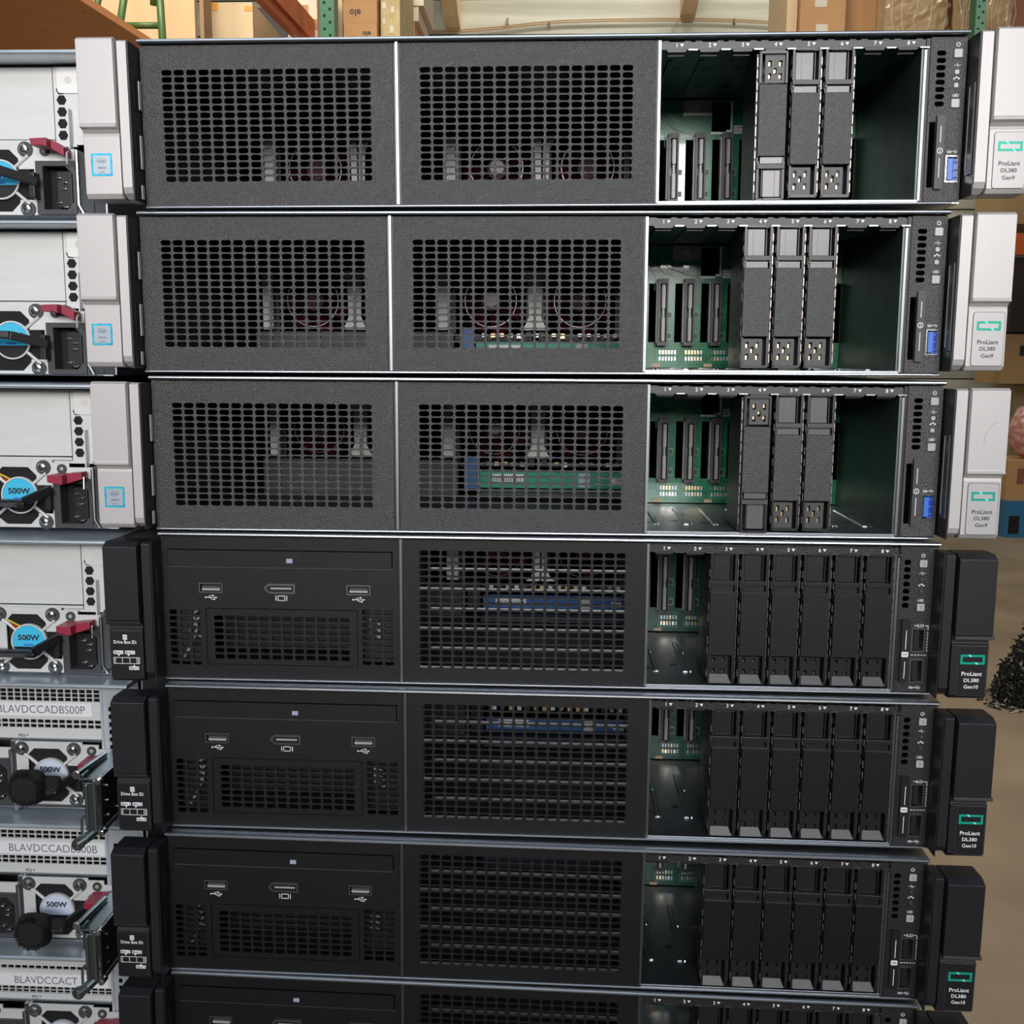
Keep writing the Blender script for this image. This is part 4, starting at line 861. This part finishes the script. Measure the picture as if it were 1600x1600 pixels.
# right-hand goods on their own deck
zr = at(1400, 96, 5.24).z/MM
m = MB(); m.box(1500, 4200, 5240, 6900, zr-60, zr, PLYE)
for x in (1550, 4100):
    for y in (5600, 6800): m.box(x, x+60, y, y+60, 0, zr-60, RACKG)
o = m.build('rack_deck', None, (2900, 6200, 0)); o.location = (2.9, 6.2, 0); tag(o, 'timber rack deck at right that carries the film wrapped goods', 'rack')
pxbox('carton', 1254, 1318, -60, 80, 5.6, .6, CARD, 'brown carton with two white tape squares at upper right', 'box', extra=tapes(TAPE, [(1274, -8, 1292, 11, 5.6), (1275, 38, 1293, 50, 5.6)]), zbot=zr)
pxbox('carton', 1233, 1243, -60, 80, 5.65, .5, CARDL, 'narrow pale carton left of the one with tape squares', 'box', zbot=zr)
pxbox('carton', 1325, 1366, -60, 80, 5.7, .6, CARD, 'plain brown carton right of the one with tape squares', 'box', zbot=zr)
def wrapped(px0, px1, Y, label, seed):
    rt = empty('wrapped_load', at((px0+px1)/2, 70, Y)); rt.location.z = zr*MM; of = tuple(Vector(rt.location)/MM)
    a = at(px0+10, -60, Y)/MM; b_ = at(px1-10, 80, Y)/MM; m = MB(); m.box(a.x, b_.x, Y/MM+40, Y/MM+500, zr, a.z, CARD); m.build('carton_core', rt, of)
    q = random.Random(seed); f = MB(); nx, nz = 16, 26; a = at(px0, -60, Y)/MM; b_ = at(px1, 80, Y)/MM; v = []
    for j in range(nz+1):
        for i in range(nx+1):
            t_ = i/nx; v.append((a.x+(b_.x-a.x)*t_, Y/MM+10+q.uniform(-14, 14)+60*(abs(t_-.5)*2)**6, zr+(a.z-zr)*j/nz))
    k = len(v); v += [(p[0], p[1]+3, p[2]) for p in v]
    fs = [(j*(nx+1)+i, j*(nx+1)+i+1, (j+1)*(nx+1)+i+1, (j+1)*(nx+1)+i) for j in range(nz) for i in range(nx)]
    f.add(v, fs, FILM)
    for q_ in range(5):
        x = a.x+(b_.x-a.x)*(.15+.17*q_); f.tube([(x+q.uniform(-7, 7)+14*math.sin(t_*.8+q_), Y/MM-6, zr+(a.z-zr)*t_/8) for t_ in range(9)], q.uniform(.8, 2), mat('film_fold', (.75, .70, .58), .2, alpha=.5), 5)
    f.build('film', rt, of); tag(rt, label, 'wrapped boxes', 'film wrapped loads at upper right')
wrapped(1382, 1488, 5.5, 'brown boxes in crumpled clear film, wide load left of green upright', 3); wrapped(1502, 1529, 5.42, 'narrow load in glossy yellowish film touching the green upright', 5)
wrapped(1542, 1585, 5.9, 'load in crumpled clear film right of the green upright', 8)
pxbox('carton', 1570, 1680, -40, 80, 6.2, .5, mat('carton_red', (.28, .09, .045), .6), 'dark reddish carton at the top right corner', 'box', zbot=zr)
# right edge, lower rack level, seen past the ears
zd = at(1590, 590, 7.2).z/MM
def rmat(n, c): return mat(n, c, .6)
pxbox('carton', 1585, 1760, 90, 350, 8.9, .6, mat('carton_tan', (.40, .26, .12), .7), 'large tan carton at the right edge above the orange beam', 'box')
pxbox('rack_beam', 1460, 1760, 364, 398, 8.7, .06, mat('beam_bright_orange', (.75, .17, .03), .5), 'bright orange horizontal rack beam at the right edge', 'rack beam')
pxbox('dark_crate', 1586, 1760, 402, 520, 8.9, .5, mat('crate_brown', (.055, .035, .03), .6), 'dark brown crate under the orange beam at right edge', 'crate')
pxbox('carton', 1572, 1700, 523, 600, 8.9, .6, mat('carton_warm', (.48, .29, .13), .7), 'warm brown carton under the dark crate at right edge', 'box', extra=tapes(INK, [(1594, 540, 1600, 556, 8.9)]))
pxbox('carton', 1585, 1700, 602, 715, 9.2, .5, mat('carton_khaki', (.42, .33, .17), .7), 'khaki carton behind the pink bubble wrap', 'box')
p = at(1596, 672, 8.5)/MM; m = MB(); q = random.Random(4); v = []; N, K = 20, 14
for a_ in range(K+1):
    for j in range(N): ph = math.pi*a_/K; th = 2*math.pi*j/N; k = 1+.07*q.uniform(-1, 1); v.append((p.x+60+160*math.sin(ph)*math.cos(th)*k, p.y+110*math.sin(ph)*math.sin(th)*k, p.z+210*math.cos(ph)*k))
m.add(v, [(a_*N+j, a_*N+(j+1) % N, (a_+1)*N+(j+1) % N, (a_+1)*N+j) for a_ in range(K) for j in range(N)], mat('bubble_wrap_pink', (.52, .20, .17), .2, grain=25, bump=1, noisecol=(.70, .42, .38)))
o = m.build('bubble_wrap_roll', None, (p.x+60, p.y, p.z-210), smooth=True); o.location = ((p.x+60)*MM, p.y*MM, (p.z-210)*MM); tag(o, 'glossy pink bubble wrap bundle on a carton at the right edge', 'packing')
z1 = p.z-228; pb = at(1570, 782, 8.3)/MM
mbox('carton', pb.x, pb.x+500, 8300, 8800, pb.z+1, z1, mat('carton_honey', (.50, .29, .12), .7), 'honey brown carton under the pink bubble wrap', 'box', extra=lambda b: b.box(pb.x+80, pb.x+130, 8296, 8300, z1-180, z1-60, mat('tape_brown', (.22, .10, .05), .5)))
mbox('plastic_pallet', pb.x-10, pb.x+600, 8250, 8850, 0, pb.z, mat('pallet_blue', (.03, .16, .33), .4), 'blue plastic pallet on the floor under the honey brown carton', 'pallet', extra=lambda b: [b.box(pb.x+20+q_*150, pb.x+100+q_*150, 8246, 8250, 30, pb.z*.6, DRK) for q_ in range(4)])
# shaggy heap on the floor
hp = at(1612, 1060, 4.15); hq = random.Random(9); m = MB(); BL = mat('heap_black', (.012, .012, .012), .45); WH_ = mat('heap_flecks', (.50, .50, .42), .5)
cx, cy = hp.x/MM+30, hp.y/MM
for k in range(2600):
    a_ = hq.uniform(0, 6.283); r_ = 170*math.sqrt(hq.random()); h_ = max(0, 430*(1-(r_/190)**1.2))*hq.random(); x = cx+r_*math.cos(a_); y = cy+r_*math.sin(a_)
    d_ = Vector((hq.uniform(-1, 1), hq.uniform(-1, 1), hq.uniform(-.7, .9)))*hq.uniform(8, 26); p0 = Vector((x, y, h_+8)); m.tube([p0, p0+d_*.5+Vector((0, 0, 6)), p0+d_], [5, 4, 2], BL if hq.random() < .965 else WH_, 4)
for k in range(160):
    a_ = hq.uniform(0, 6.283); r_ = hq.uniform(120, 240); x = cx+r_*math.cos(a_); y = cy+r_*math.sin(a_); p0 = Vector((x, y, 4)); m.tube([p0, p0+Vector((hq.uniform(-40, 40), hq.uniform(-30, 30), 3))], 3, WH_ if hq.random() < .3 else BL, 4)
o = m.build('brush_heap', None, (cx, cy, 0)); o.location = (cx*MM, cy*MM, 0); tag(o, 'shaggy black heap with pale flecks lying on the concrete floor at right', 'heap', kind='stuff')
